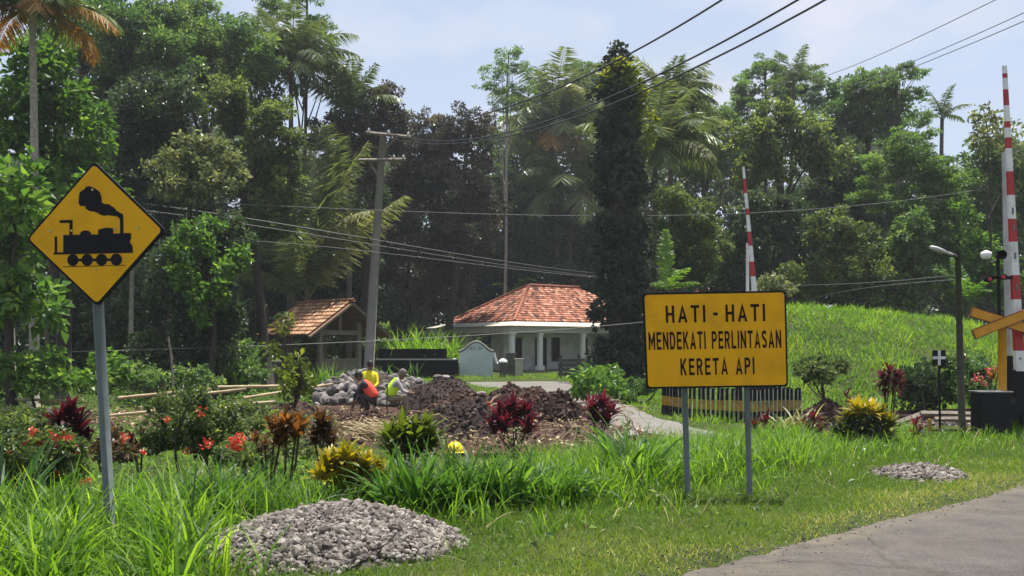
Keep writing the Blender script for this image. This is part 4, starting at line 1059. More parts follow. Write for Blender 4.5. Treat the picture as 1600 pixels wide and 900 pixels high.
def loco_sign():
    Y = 6.3
    bx = X(168, Y); bz = hz(bx, Y)
    root = thing('warning_sign', 'yellow diamond warning sign with black steam locomotive on grey pole', 'sign', (bx, Y, bz))
    top = P(149, 300, Y + .07)
    MB().tube([(bx, Y + .07, bz - .1), tuple(P(153, 470, Y + .07)), tuple(top)], .037, 16).build('pole', GALV, root, smooth=True)
    cx, cy = 148.5, 365.5
    C = P(cx, cy, Y)
    yaw = math.radians(-7)
    def fn(u, y, v):
        dx, dz = M(u - cx, Y), M(cy - v, Y)
        return np.array((C[0] + dx * math.cos(yaw) - y * math.sin(yaw), Y + dx * math.sin(yaw) + y * math.cos(yaw), C[2] + dz))
    def rd(cor, r):
        out = []
        n = len(cor)
        for i in range(n):
            p = np.array(cor[i], float); a = np.array(cor[i - 1], float) - p; b = np.array(cor[(i + 1) % n], float) - p
            a /= np.linalg.norm(a); b /= np.linalg.norm(b)
            for q in np.linspace(0, 1, 6):
                out.append(tuple(p + a * r * (1 - q) ** 2 + b * r * q ** 2))
        return out
    corners = [(147, 252), (264.5, 361), (152, 479), (32, 372)]
    def inset(k):
        c = np.mean(corners, 0); return [tuple(c + (np.array(p) - c) * k) for p in corners]
    pan = MB().prism(rd(corners, 9), 0.0, 0.022, fn).build('panel', SIGNK, root)
    MB().prism(rd(inset(.955), 7), -.003, 0.0005, fn).build('yellow_face', SIGNY, pan)
    mb = MB()
    def pr(pts, y0=-.0055): mb.prism(pts, y0, -.0025, fn)
    pr(poly_px([(253, 455), (345, 455), (352, 440), (370, 433), (395, 435), (406, 445), (410, 455), (448, 455), (448, 430), (490, 421), (530, 424), (532, 452), (626, 450), (630, 456), (630, 482), (622, 495), (638, 518), (640, 547), (253, 550)]))
    pr(poly_px([(588, 451), (588, 380), (585, 352), (570, 345), (548, 332), (538, 318), (520, 308), (508, 299), (488, 298), (468, 291), (466, 262), (458, 236), (446, 226), (425, 212), (410, 206), (395, 202), (380, 207), (368, 221), (352, 228), (343, 240), (341, 262), (339, 290), (348, 305), (375, 306), (382, 322), (400, 333), (428, 336), (450, 346), (465, 355), (488, 359), (505, 355), (520, 359), (545, 361), (560, 368), (569, 380), (570, 451)]), -.0058)
    pr(poly_px([(233, 377), (305, 377), (305, 455), (288, 455), (288, 392), (233, 392)]), -.0061)
    pr(poly_px([(205, 463), (218, 463), (218, 546), (640, 546.5), (640, 553), (199, 557), (199, 547), (205, 547)]), -.0064)
    for wx in (307, 387, 467, 549):
        pr(poly_px([(wx + 31 * math.cos(a), 587 + 31 * math.sin(a)) for a in np.linspace(0, 2 * math.pi, 25)[:-1]]), -.0067)
    pr(poly_px([(307, 581), (549, 581), (549, 594), (307, 594)]), -.0070)
    pr(poly_px([(253, 620), (597, 615.5), (597, 618.5), (253, 623.5)]), -.0055)
    mb.build('locomotive_symbol', SIGNK, pan)
    for x, y in ((180, 434), (669, 423), (301, 433), (540, 429), (437, 637), (418, 222)):
        mb = MB(); q = poly_px([(x + 6 * math.cos(a), y + 6 * math.sin(a)) for a in np.linspace(0, 2 * math.pi, 11)[:-1]])
        mb.prism(q, -.011, -.002, fn); mb.build('bolt', BOLT, pan)
    for py in (330, 420):
        c = P(150, py, Y + .04); MB().box(c, (.12, .05, .03)).build('bracket', GALV, root)
loco_sign()

def arc(cx, cy, rx, ry, a0, a1, n=7):
    return [(cx + rx * math.cos(math.radians(a)), cy + ry * math.sin(math.radians(a))) for a in np.linspace(a0, a1, n)]
TH = .165
def glyph(c):
    h = TH / 2; w = .60; a, b = h, w - h; lo, hi = h, 1 - h
    G = {'H': (w, [[(a, 0), (a, 1)], [(b, 0), (b, 1)], [(a, .5), (b, .5)]]),
         'A': (.66, [[(h, 0), (.33, .9), (.66 - h, 0)], [(.17, .28), (.49, .28)]]),
         'T': (w, [[(0, hi), (w, hi)], [(w / 2, 0), (w / 2, hi)]]), 'I': (TH, [[(h, 0), (h, 1)]]), '-': (.32, [[(0, .47), (.32, .47)]]),
         'M': (.74, [[(h, 0), (h, 1)], [(.74 - h, 0), (.74 - h, 1)], [(h, .93), (.37, .32), (.74 - h, .93)]]),
         'E': (.54, [[(a, 0), (a, 1)], [(a, hi), (.54, hi)], [(a, lo), (.54, lo)], [(a, .51), (.50, .51)]]),
         'N': (.62, [[(h, 0), (h, 1)], [(.62 - h, 0), (.62 - h, 1)], [(h, .95), (.62 - h, .05)]]),
         'D': (.62, [[(a, 0), (a, 1)], [(a, hi), (.28, hi)] + arc(.28, .5, .34 - h, .5 - h, 80, -80, 9) + [(.28, lo), (a, lo)]]),
         'K': (.62, [[(a, 0), (a, 1)], [(a, .36), (.62 - h, 1)], [(.25, .54), (.62 - h, 0)]]),
         'P': (.58, [[(a, 0), (a, 1)], [(a, hi), (.30, hi)] + arc(.30, .70, .28 - h, .30 - h, 75, -75, 7) + [(.30, .40 + h), (a, .40 + h)]]),
         'R': (.60, [[(a, 0), (a, 1)], [(a, hi), (.30, hi)] + arc(.30, .71, .28 - h, .29 - h, 75, -75, 7) + [(.30, .42 + h), (a, .42 + h)], [(.30, .48), (.60 - h, 0)]]),
         'L': (.52, [[(a, 0), (a, 1)], [(a, lo), (.52, lo)]]),
         'S': (.58, [arc(.29, .73, .29 - h, .27 - h, 25, 270, 10) + arc(.29, .28, .29 - h, .28 - h, 75, -155, 10)])}
    return G[c]

def strip2d(pts, th):
    p = np.array(pts, float); n = len(p); out = []
    for k in range(n):
        d0 = p[k] - p[k - 1] if k else p[1] - p[0]; d1 = p[k + 1] - p[k] if k < n - 1 else p[-1] - p[-2]
        d0 = d0 / np.linalg.norm(d0); d1 = d1 / np.linalg.norm(d1)
        n0 = np.array((-d0[1], d0[0])); n1 = np.array((-d1[1], d1[0])); m = n0 + n1; m /= np.linalg.norm(m)
        q = th / 2 / max(.45, m @ n0)
        out.append((p[k] + m * q, p[k] - m * q))
    return out

def text_mesh(mb, body, x0, x1, ytop, ybot, fn, gap, space):
    """condensed bold capitals drawn as flat strokes, fitted to the box"""
    x = 0; strokes = []
    for ch in body:
        if ch == ' ':
            x += space; continue
        w, st = glyph(ch)
        strokes += [[(px + x, py) for px, py in q] for q in st]; x += w + gap
    W = x - gap
    for k, q in enumerate(strokes):
        V = []
        for l, r in strip2d(q, TH):
            for u, v in (l, r):
                V.append(fn(x0 + (x1 - x0) * u / W, -.0052 - .00025 * (k % 5), ybot + (ytop - ybot) * v))
        mb.add(V, [[2 * i, 2 * i + 2, 2 * i + 3, 2 * i + 1] for i in range(len(q) - 1)])

def board():
    Y = 8.0
    bx = X(1120, Y); bz = hz(bx, Y)
    root = thing('notice_board', 'yellow notice board reading HATI - HATI on two grey posts', 'sign', (bx, Y, bz))
    q = np.array([(1004, 458), (1228, 454), (1231.5, 604), (1010, 607.5)], float)   # tl tr br bl
    def fn(u, y, v):  # u, v in 0..1 from the top left
        p = q[0] * (1 - u) * (1 - v) + q[1] * u * (1 - v) + q[2] * u * v + q[3] * (1 - u) * v
        w = P(p[0], p[1], Y); w[1] += y
        return w
    def rr(m, r):
        out = []
        mx_, my_ = m, m * 1.5; rx, ry = r, r * 1.5
        for cx, cy, a0 in ((1 - mx_ - rx, 1 - my_ - ry, 0), (mx_ + rx, 1 - my_ - ry, 90), (mx_ + rx, my_ + ry, 180), (1 - mx_ - rx, my_ + ry, 270)):
            for k in range(6):
                a = math.radians(a0 + k * 18); out.append((cx + rx * math.cos(a), cy + ry * math.sin(a)))
        return out
    pan = MB().prism(rr(0, .025), 0, .03, fn).build('panel', SIGNK, root)
    MB().prism(rr(.013, .02), -.003, .0005, fn).build('yellow_face', SIGNY, pan)
    for body, x0, x1, y0, y1, gp, sp in (('HATI - HATI', .155, .85, .135, .315, .24, .30), ('MENDEKATI PERLINTASAN', .028, .958, .41, .595, .17, .52), ('KERETA API', .245, .765, .69, .865, .22, .55)):
        mb = MB(); text_mesh(mb, body, x0, x1, y0, y1, fn, gp, sp)
        mb.build('lettering', MAROON, pan)
    for px0, px1, pb in ((1068, 1077, 768), (1165, 1175, 768)):
        x = X(px1, Y); z = hz(x, Y + .06)
        mb = MB(); a = P(px0 - 2, 462, Y + .062); b = np.array((x, Y + .062, z - .1))
        mb.tube([b, (a + b) / 2, a], .027, 12); mb.build('post', GALV, root, smooth=True)
    for py in (480, 585):
        c = P(1118, py, Y + .045); MB().box(c, (1.15, .025, .04)).build('rail', GALV, root)
board()

def cross_plate():
    Y = 14.0
    x = X(1467, Y); z = hz(x, Y)
    root = thing('railway_marker', 'small black marker plate with white cross on thin black post', 'sign', (x, Y, z))
    MB().tube([(X(1470, Y), Y + .02, z - .1), tuple(P(1467, 560, Y + .02))], .018, 8).build('post', BLACK, root)
    C = P(1467, 559, Y)
    pl = MB().box(C, (.205, .02, .24), ch=.003).build('plate', BLACK, root)
    mb = MB(); mb.box(C + (0, -.012, 0), (.042, .006, .236)); mb.box(C + (-.061, -.0125, 0), (.08, .006, .045)); mb.box(C + (.061, -.0125, 0), (.08, .006, .045))
    mb.build('white_cross', WHITE, pl)
cross_plate()

def striped(mb, a, b, r0, r1, stripes, first=0):
    """square tapering arm cut in bands; stripes: fractions where the paint changes"""
    a, b = np.asarray(a, float), np.asarray(b, float)
    cuts = [0] + list(stripes) + [1]
    for k in range(len(cuts) - 1):
        p, q = a + (b - a) * cuts[k], a + (b - a) * cuts[k + 1]
        ra, rb = r0 + (r1 - r0) * cuts[k], r0 + (r1 - r0) * cuts[k + 1]
        V = []
        for c, r in ((p, ra), (q, rb)):
            V += [c + (-r, -r * .6, 0), c + (r, -r * .6, 0), c + (r, r * .6, 0), c + (-r, r * .6, 0)]
        Fs = [[0, 1, 5, 4], [1, 2, 6, 5], [2, 3, 7, 6], [3, 0, 4, 7]]
        if k == 0: Fs.append([3, 2, 1, 0])
        if k == len(cuts) - 2: Fs.append([4, 5, 6, 7])
        mb.add(V, Fs, (first + k) % 2)

SHADEW = solid('shaded_white_paint', (0.42, 0.44, 0.45), 0.6, vary=0.1, scale=8, dirt=(0.3, 0.3, 0.29), dscale=3)  # white paint greyed, the support post's shade put into its colour
def near_barrier():
    Y = 14.0
    x = X(1560, Y); z = hz(x, Y)
    root = thing('crossing_barrier', 'near raised level crossing barrier with red and white arm at right edge', 'barrier', (x, Y, z), 'level crossing barriers')
    yA = Y - .05
    A, B = P(1569.5, 103, yA), P(1593, 580, yA)
    ys = [115, 122, 140, 165, 190, 200, 215, 232, 268, 305, 342, 378, 430, 468, 512, 548]
    mb = MB(); striped(mb, A, B, M(3.0, Y), M(6.9, Y), [(v - 103) / 477 for v in ys])
    arm = mb.build('arm', [WHITE, REDP], root)
    for py in (330, 356, 400, 448, 492, 560):
        t = (py - 103) / 477; c = A + (B - A) * t
        mb = MB(); mb.box(c + (0, -.6 * M(3.0 + 3.9 * t, Y) - .004, 0), (.03, .006, .10 if py < 550 else .03))
        mb.build('plate', GREYC, arm)
    # counterweight below the pivot
    mb = MB(); mb.prism([(1580, 578), (1606, 578), (1612, 615), (1602, 640), (1585, 660), (1572, 656), (1576, 636), (1592, 622), (1584, 604)], 0, .16, lambda u, y, v: P(u, v, yA - .02) + (0, y, 0))
    mb.build('counterweight', BLACK, root)
    # machine box on its plinth
    yb = 13.45; C0, C1 = P(1532, 614, yb - .15), P(1581, 684, yb - .15)
    bx = MB().box(((C0[0] + C1[0]) / 2, yb, (C0[2] + C1[2]) / 2), (C1[0] - C0[0], .3, C0[2] - C1[2]), ch=.015).build('machine_box', BLACK, root)
    MB().box(((C0[0] + C1[0]) / 2, yb, C0[2] + .012), (C1[0] - C0[0] + .04, .34, .025), ch=.006).build('lid', GREYC, bx)
    MB().box(((C0[0] + C1[0]) / 2 + .03, yb + .02, (C1[2] + z) / 2 - .06), (C1[0] - C0[0] + .10, .38, C1[2] - z + .10), ch=.02).build('plinth', YELD, root)
    MB().box((X(1603, Y), Y + .1, (C1[2] + z) / 2 - .05), (.28, .3, C1[2] - z + .1), ch=.02).build('footing', YELD, root)
    MB().box((X(1606, Y), Y + .12, (C0[2] + C1[2]) / 2), (.2, .25, C0[2] - C1[2] + .3), ch=.02).build('bearing_stand', BLACK, root)
    # support post
    yp = Y + .25
    mb = MB(); mb.tube([P(1576, 555, yp), P(1569, 238, yp)], [M(5, Y), M(3.6, Y)], 10); mb.build('support_post', SHADEW, root)
    mb = MB(); mb.tube([P(1579, 690, yp), P(1577, 556, yp)], [M(6.5, Y)] * 2, 10); mb.build('post_foot', BLACK, root)
near_barrier()

def far_barrier():
    Y = 21.0
    x = X(1187, Y); z = hz(x, Y)
    root = thing('crossing_barrier', 'far raised barrier with slim red and white arm behind yellow board', 'barrier', (x, Y, z), 'level crossing barriers')
    A, B = P(1161.5, 261, Y), P(1190, 580, Y)
    ys = [279, 302, 326, 336, 362, 384, 409, 432, 455, 480, 505, 530, 555]
    mb = MB(); striped(mb, A, B, M(1.7, Y), M(5, Y), [(v - 261) / 319 for v in ys]); mb.build('arm', [WHITE, REDP], root)
    MB().tube([P(1168, 640, Y + .2), P(1168, 380, Y + .2)], [M(3.2, Y), M(2.4, Y)], 8).build('support_post', WHITE, root)
    C = P(1190, 613, Y); MB().box(C, (.56, .45, .5), ch=.02).build('machine_box', BLACK, root)
    MB().box((C[0], Y, (z + C[2] - .26) / 2), (.3, .3, C[2] - .26 - z + .02), ch=.02).build('plinth', YELD, root)
    MB().box(P(1195, 590, Y - .1), (.16, .1, .5), rot=[(.8, 0, .6), (0, 1, 0), (-.6, 0, .8)]).build('counterweight', BLACK, root)
far_barrier()

def crossing_signal():
    Y = 13.78
    x = X(1567, Y); z = hz(x, Y)
    root = thing('crossing_signal', 'yellow post with crossed yellow warning boards, horn and lamps', 'signal', (x, Y, z))
    MB().tube([(X(1569, Y), Y + .05, z - .05), tuple(P(1566, 500, Y + .05))], M(6.3, Y), 14).build('post', YELP, root, smooth=True)
    def plank(p, q, hw, y0, y1):
        p, q = np.array(p, float), np.array(q, float); d = (q - p) / np.linalg.norm(q - p); n = np.array((-d[1], d[0]))
        def strip(k, e): return [tuple(p - d * e + n * k), tuple(q + d * e + n * k), tuple(q + d * e - n * k), tuple(p - d * e - n * k)]
        o = MB().prism(strip(hw, 0), y0, y1, lambda u, y, v: P(u, v, Y) + (0, y, 0)).build('cross_board', SOILRED, root)
        MB().prism(strip(hw - 1.3, -1.5), y0 - .004, y0 + .002, lambda u, y, v: P(u, v, Y) + (0, y, 0)).build('board_face', YELP, o)
    plank((1515, 487), (1626, 521), 7.8, -.05, -.02)
    plank((1517, 523), (1624, 481), 7.8, -.085, -.055)
    # rear mast with lamps and horn
    ym = Y + .12
    MB().tube([P(1562, 512, ym), P(1559, 392, ym)], M(2.6, Y), 8).build('mast', BLACK, root)
    MB().box(P(1564, 434, ym), (.34, .05, .05)).build('lamp_bar', BLACK, root)
    ax = np.array([(1, 0, 0), (0, 0, 1), (0, -1, 0)]).T
    for px, py in ((1547, 436), (1568, 433)):
        l = MB().lathe([(0, 0), (M(4.2, Y), .0), (M(4.6, Y), -.03), (M(4.2, Y), .12), (0, .12)], P(px, py, ym - .1), 16, axis=[(1, 0, 0), (0, 0, 1), (0, -1, 0)]).build('lamp', BLACK, root, smooth=True)
        MB().lathe([(0, -.012), (M(2.6, Y), -.008), (M(3.4, Y), 0)], P(px, py, ym - .13), 16, axis=[(1, 0, 0), (0, 0, 1), (0, 1, 0)]).build('lens', REDP, l, smooth=True)
    MB().lathe([(0.02, .16), (.03, .08), (.05, .04), (M(7, Y), 0.0), (M(7.4, Y), -.01), (M(6.5, Y), .01), (.03, .09)], P(1566, 398, ym - .12), 18, axis=[(1, 0, 0), (0, 0, 1), (0, -1, 0)]).build('horn', BLACK, root, smooth=True)
    MB().lathe([(0.03, -.06), (.065, -.05), (.085, 0), (.075, .05), (0, .085)], P(1541, 399, ym), 16).build('camera_dome', WHITE, root, smooth=True)
    MB().tube([P(1541, 402, ym), P(1548, 410, ym), P(1561, 404, ym)], .012, 6).build('dome_bracket', GREYC, root)
SOILRED = solid('board_edge', (0.20, 0.05, 0.015), 0.6)
crossing_signal()

def street_lamp():
    Y = 13.4
    x = X(1504, Y); z = hz(x, Y)
    root = thing('street_lamp', 'dark wooden post with small white street lamp head at right', 'street lamp', (x, Y, z))
    MB().tube([(x, Y, z - .1), tuple(P(1500, 550, Y)), tuple(P(1496.5, 392, Y))], [M(5.6, Y), M(5.0, Y), M(4.2, Y)], 10).build('post', POSTD, root, smooth=True)
    MB().tube([P(1497, 401, Y - .02), P(1487, 396, Y - .04), P(1478, 393, Y - .06)], .016, 6).build('arm', GREYC, root)
    d = np.array((-.93, 0, .32)); d /= np.linalg.norm(d)
    ax = np.stack([np.cross(d, (0, 1, 0)), (0, 1, 0), d], 1)
    MB().lathe([(0, -.01), (.03, 0), (.045, .06), (.05, .14), (.075, .2), (.085, .3), (.06, .385), (0, .4)], P(1489, 398, Y - .04), 14, axis=ax, scale=(.45, .7, .92)).build('lamp_head', LAMPW, root, smooth=True)
POSTD = solid('post_dark', (0.05, 0.05, 0.035), 0.85, vary=0.4, scale=7, bump=0.3)
LAMPW = solid('lamp_cover', (0.5, 0.5, 0.48), 0.5)
street_lamp()

# ------------------------------------------------------------------ fences, rails, poles, wires
def picket_fence():
    pts = [(1036, 21.9), (1060, 21.3), (1100, 20.2), (1140, 19.3), (1180, 18.7), (1215, 18.8), (1250, 19.6)]
    n = 34
    pp = np.interp(np.linspace(0, 6, n), range(7), [p[0] for p in pts]); yy = np.interp(np.linspace(0, 6, n), range(7), [p[1] for p in pts])
    x0 = X(1140, 19.3)
    root = thing('picket_fence', 'low curved fence of black pickets with yellow band and pale edges', 'fence', (x0, 19.3, hz(x0, 19.3)))
    for k in range(n):
        x, y = X(pp[k], yy[k]), yy[k]; z = hz(x, y)
        hgt = .74 + R.normal(0, .012)
        ln = R.normal(0, .02)
        rot = np.array([(1, 0, ln), (0, 1, 0), (-ln, 0, 1)])
        mb = MB(); w = .072
        for a, b, m in ((-.1, .24, 0), (.24, .47, 1), (.47, hgt, 0)):
            mb.box((x + ln * (a + b) / 2, y, z + (a + b) / 2), (w, .05, b - a), rot, mat=m)
        mb.box((x + w / 2 - .008, y - .024, z + hgt / 2 - .05), (.02, .02, hgt + .04), rot, mat=2)
        mb.build('picket', [BLACK, YELD, PALEE], root)
PALEE = solid('picket_edge', (0.42, 0.44, 0.36), 0.8, vary=0.25, scale=9)
picket_fence()

def track():
    # the railway behind the barrier: ballast, sleepers, two rails
    a = np.array((6.3, 16.7)); b = np.array((15.5, 19.2)); d = (b - a) / np.linalg.norm(b - a); n = np.array((-d[1], d[0])); L = np.linalg.norm(b - a)
    c = (a + b) / 2
    root = thing('railway_track', 'rusty railway track on ballast behind the black machine box', 'railway track', (c[0], c[1], hz(*c)))
    rot = np.array([(d[0], n[0], 0), (d[1], n[1], 0), (0, 0, 1)])
    z = -.2
    for k in range(int(L / .65)):
        p = a + d * (.3 + k * .65); MB().box((*p, z + .06), (.22, 2.0, .14), rot, ch=.01).build('sleeper', WOODG, root)
    for o in (-.53, .53):
        mb = MB(); p = c + n * o
        mb.box((*p, z + .145), (L, .12, .02), rot); mb.box((*p, z + .195), (L, .02, .08), rot); mb.box((*p, z + .25), (L, .065, .035), rot)
        mb.build('rail', RUST, root)
    nb = 2600
    s, o = R.uniform(0, L, nb), R.normal(0, .8, nb)
    p = a + d * s[:, None] + n * o[:, None]
    mb = MB(); mb.stones(np.concatenate([p, (H(p[:, 0], p[:, 1]) + .13 - .09 * np.abs(o) + R.uniform(-.03, .02, nb))[:, None]], 1), R.uniform(.05, .11, nb), R.random(nb))
    tag(mb.build('ballast', GRAVEL, root), kind='stuff')
    # loose old beams lying before the track
    for k, (q0, q1, r, lb) in enumerate([((1376, 672, 16.0), (1446, 645, 16.4), .055, 'long grey beam sloping up beside the yellow croton bush'), ((1384, 680, 15.6), (1430, 662, 16.0), .05, 'shorter grey beam lying below the sloping one'),
                                     ((1438, 646, 16.2), (1535, 648, 16.2), .05, 'level grey beam behind the white cross marker'), ((1460, 655, 15.8), (1530, 656, 15.8), .045, 'pale plank lying in front of the level beam'),
                                     ((1436, 690, 14.6), (1505, 670, 15.0), .05, 'rusty beam leading up to the street lamp post')]):
        A, B = P(*q0), P(*q1); m = (A + B) / 2
        mb = MB(); mb.tube([A, m + (0, 0, .01), B], r, 4); tag(mb.build('timber_beam', WOODG if k < 4 else RUST, origin=m), lb, 'beam', 'old beams lying beside the track')
    # rail fence by the machine box
    Y = 13.6; x = X(1480, Y)
    root = thing('rail_fence', 'low brown rail fence with pale stub posts beside the machine box', 'fence', (X(1455, Y), Y, hz(X(1455, Y), Y)))
    for py, h in ((664, 3.2), (681, 3.6)):
        MB().box(P(1490, py + 8, Y + .1), (M(80, Y), .05, M(h, Y))).build('rail', RUST, root)
    for px, t in ((1443, 662), (1455, 655), (1510, 655), (1526, 660), (1514, 690)):
        z = hz(X(px, Y), Y); zt = float(P(0, t, Y)[2])
        mb = MB(); mb.box((X(px, Y), Y + .05, (z + zt) / 2 - .05), (.045, .045, zt - z + .1), ch=.006, mat=0)
        mb.build('post', [WHITE if px in (1443, 1526) else YELD], root)
track()

def utility_pole():
    Y = 36.0
    x = X(575, Y); z = hz(x, Y)
    root = thing('utility_pole', 'leaning grey utility pole with two crossarms behind the workers', 'utility pole', (x, Y, z))
    T = P(598.5, 207, Y)
    MB().tube([(x - .02, Y, z - .2), tuple(P(584, 440, Y)), tuple(T)], [M(8.3, Y), M(7, Y), M(5, Y)], 14).build('pole', CONCP, root, smooth=True)
    for a, b, y in (((572, 207), (642, 214), Y - .16), ((560, 250), (634, 249), Y - .17)):
        ca = MB().tube([P(a[0], a[1], y), P(b[0], b[1], y)], .065, 4).build('crossarm', WOODG, root)
        for t in (.06, .5, .94) if a[1] == 207 else (.75, .95):
            p = P(a[0] + (b[0] - a[0]) * t, a[1] + (b[1] - a[1]) * t, y)
            MB().lathe([(.02, .04), (.05, .06), (.06, .1), (.035, .13), (.05, .16), (0, .2)], p, 10).build('insulator', WHITE, ca, smooth=True)
    MB().tube([P(622, 212, Y - .2), P(603, 232, Y - .1)], .025, 5).build('brace', WOODG, root)
    MB().tube([P(578, 254, Y - .2), P(590, 275, Y - .1)], .025, 5).build('brace', WOODG, root)
utility_pole()

def wire(label, pts, r, mat=None, group='overhead wires', name='overhead_wire'):
    """pts: (px, py, Y) control points; a smooth curve through them in space"""
    Q = np.array([P(*p) for p in pts]); n = len(Q)
    d = np.concatenate([[0], np.cumsum(np.linalg.norm(np.diff(Q, axis=0), axis=1))])
    u = np.linspace(0, d[-1], 36)
    if n == 2:
        C = np.stack([np.interp(u, d, Q[:, k]) for k in range(3)], -1)
    else:
        k = min(3, n - 1)
        co = [np.polyfit(d, Q[:, j], 2 if n == 3 else k) for j in range(3)]
        C = np.stack([np.polyval(c, u) for c in co], -1)
    m = C[len(C) // 2]
    mb = MB(); mb.tube(C, r, 5)
    return tag(mb.build(name, mat or WIRE, origin=m), label, 'wire', group)
def Yat(px, a, b):     # distance along a straight run in plan between two (px, Y) ends
    (p0, y0), (p1, y1) = a, b
    x0, x1 = X(p0, y0), X(p1, y1); k = (px - 800) / F
    t = (k * y0 - x0) / ((x1 - x0) - k * (y1 - y0))
    return y0 + (y1 - y0) * t
def run(label, pix, a, b, r, mat=None, **kw):
    return wire(label, [(px, py, Yat(px, a, b)) for px, py in pix], r, mat, **kw)
e0, e1 = (610, 36), (1600, 9)
run('topmost wire crossing the sky from the pole to upper right', [(640, 206), (780, 171), (915, 119), (1100, 16), (1160, -20)], e0, e1, .018)
run('middle wire crossing the sky above the creeper column tip', [(600, 204), (820, 200), (1000, 130), (1100, 82), (1280, -20)], e0, (1700, 9), .018)
run('lowest of the thick wires crossing the creeper column tip', [(575, 206), (800, 212), (930, 171), (1100, 101), (1330, -24)], e0, (1750, 9), .018)
run('thin pale wire highest in the right hand sky', [(1250, 130), (1400, 74), (1555, 0), (1640, -42)], (1250, 46), (1900, 16), .014, GREYC)
run('upper of the two thin wires beside the tall barrier arm', [(1330, 134), (1410, 103), (1600, 20), (1660, -8)], (1250, 46), (1950, 16), .014, GREYC)
run('lower of the two thin wires beside the tall barrier arm', [(1330, 146), (1415, 110), (1600, 33), (1660, 6)], (1250, 45), (1950, 15), .014, GREYC)
run('level wire at mid height passing behind the utility pole', [(-60, 306), (265, 312), (585, 329), (800, 336), (1020, 340), (1280, 322), (1540, 296)], (-60, 33), (1540, 36), .013, GREYC)
run('upper of the sagging cables behind the locomotive sign', [(-60, 296), (230, 314), (400, 346), (585, 378), (800, 408), (1020, 434), (1100, 440)], (-60, 30), (1100, 38), .02)
run('lower of the sagging cables behind the locomotive sign', [(-60, 306), (230, 326), (400, 354), (585, 386), (800, 414), (1020, 437), (1100, 441)], (-60, 29.5), (1100, 37.5), .016)
run('third sagging cable, lowest on the utility pole', [(300, 372), (450, 381), (585, 393), (800, 420), (1000, 438)], (-60, 29), (1100, 37), .012, GREYC)
run('pale service wire low across the hut front', [(-60, 554), (200, 547), (430, 539), (620, 531), (760, 524), (900, 511), (1015, 503)], (-60, 25), (1015, 30), .012, WIREP)
run('upper cable slung from the street lamp post to the left', [(1496, 428), (1440, 437), (1340, 442), (1250, 446), (1180, 450)], (1496, 13.4), (1180, 36), .008, GREYC)
run('lower cable slung from the street lamp post to the left', [(1496, 437), (1440, 441), (1340, 452), (1260, 470)], (1496, 13.4), (1260, 30), .008, GREYC)

def bamboo():
    for k, (a, b, r, lb) in enumerate([((185, 622, 21.5), (330, 608, 22), .04, 'long bamboo pole on the ground behind the locomotive sign pole'), ((240, 624, 21), (385, 608, 21.5), .035, 'bamboo pole lying parallel behind the red flowered bush'),
                                   ((340, 605, 22.5), (470, 603, 23), .04, 'bamboo pole lying before the hut and small tree'), ((20, 624, 21), (116, 626, 21), .035, 'short bamboo pole at the far left edge'),
                                   ((165, 650, 17.5), (250, 642, 17.8), .03, 'thin bamboo pole low behind the sign pole'), ((345, 634, 17.5), (430, 628, 18), .03, 'thin brown bamboo pole right of the round bush'), ((0, 657, 17), (60, 655, 17), .03, 'pale bamboo stub behind the red flowered bush at left edge'),
                                   ((380, 622, 19), (520, 600, 22), .03, 'bamboo pole leading up to the stone heap')]):
        A, B = P(*a), P(*b)
        A[2] = max(A[2], hz(A[0], A[1]) + r); B[2] = max(B[2], hz(B[0], B[1]) + r)
        m = (A + B) / 2
        t = np.linspace(0, 1, 15)[:, None]; pts = A + (B - A) * t
        rad = r * (1 + .12 * (np.arange(15) % 3 == 0))
        mb = MB(); mb.tube(pts, rad, 8); tag(mb.build('bamboo_pole', BAMBOO, origin=m, smooth=True), lb, 'bamboo pole', 'bamboo poles lying by the worksite')
    Y = 22; x = X(107, Y); z = hz(x, Y)
    mb = MB(); mb.tube([(x, Y, z - .1), tuple(P(107, 440, Y))], [.085, .07], 8); tag(mb.build('timber_post', WOODD, origin=(x, Y, z), smooth=True), 'dark brown timber post standing left of the locomotive sign pole', 'post')
    Y = 23
    A = P(272, 597, Y); A[2] = hz(A[0], Y) - .05
    mb = MB(); mb.tube([A, P(268, 560, Y), P(263, 526, Y)], [.035, .03, .02], 6); tag(mb.build('leaning_stick', WOODG, origin=A), 'thin grey leaning stick in front of the dark trees', 'stick')
    for px, t, Y, lb in ((604, 600, 21, 'thin stake standing beside the lime vested worker'), (656, 610, 20.5, 'thin stake in the soil right of the lime vested worker'), (884, 614, 19, 'short dark stake at the end of the soil cut')):
        x = X(px, Y); z = hz(x, Y)
        mb = MB(); mb.tube([(x, Y, z - .1), tuple(P(px + 1, t, Y))], [.022, .018], 6); tag(mb.build('stake', WOODD, origin=(x, Y, z)), lb, 'stake')
bamboo()

# ------------------------------------------------------------------ worksite
def lump_noise(x, y, s=1.0):
    return (np.sin(x * 2.1 * s + y * 1.3 * s) + np.sin(x * 3.7 * s - y * 2.9 * s + 1.3) * .7 + np.sin(x * 7.9 * s + y * 6.1 * s + .4) * .4 + np.sin(-x * 13 * s + y * 11 * s) * .25) / 2.35

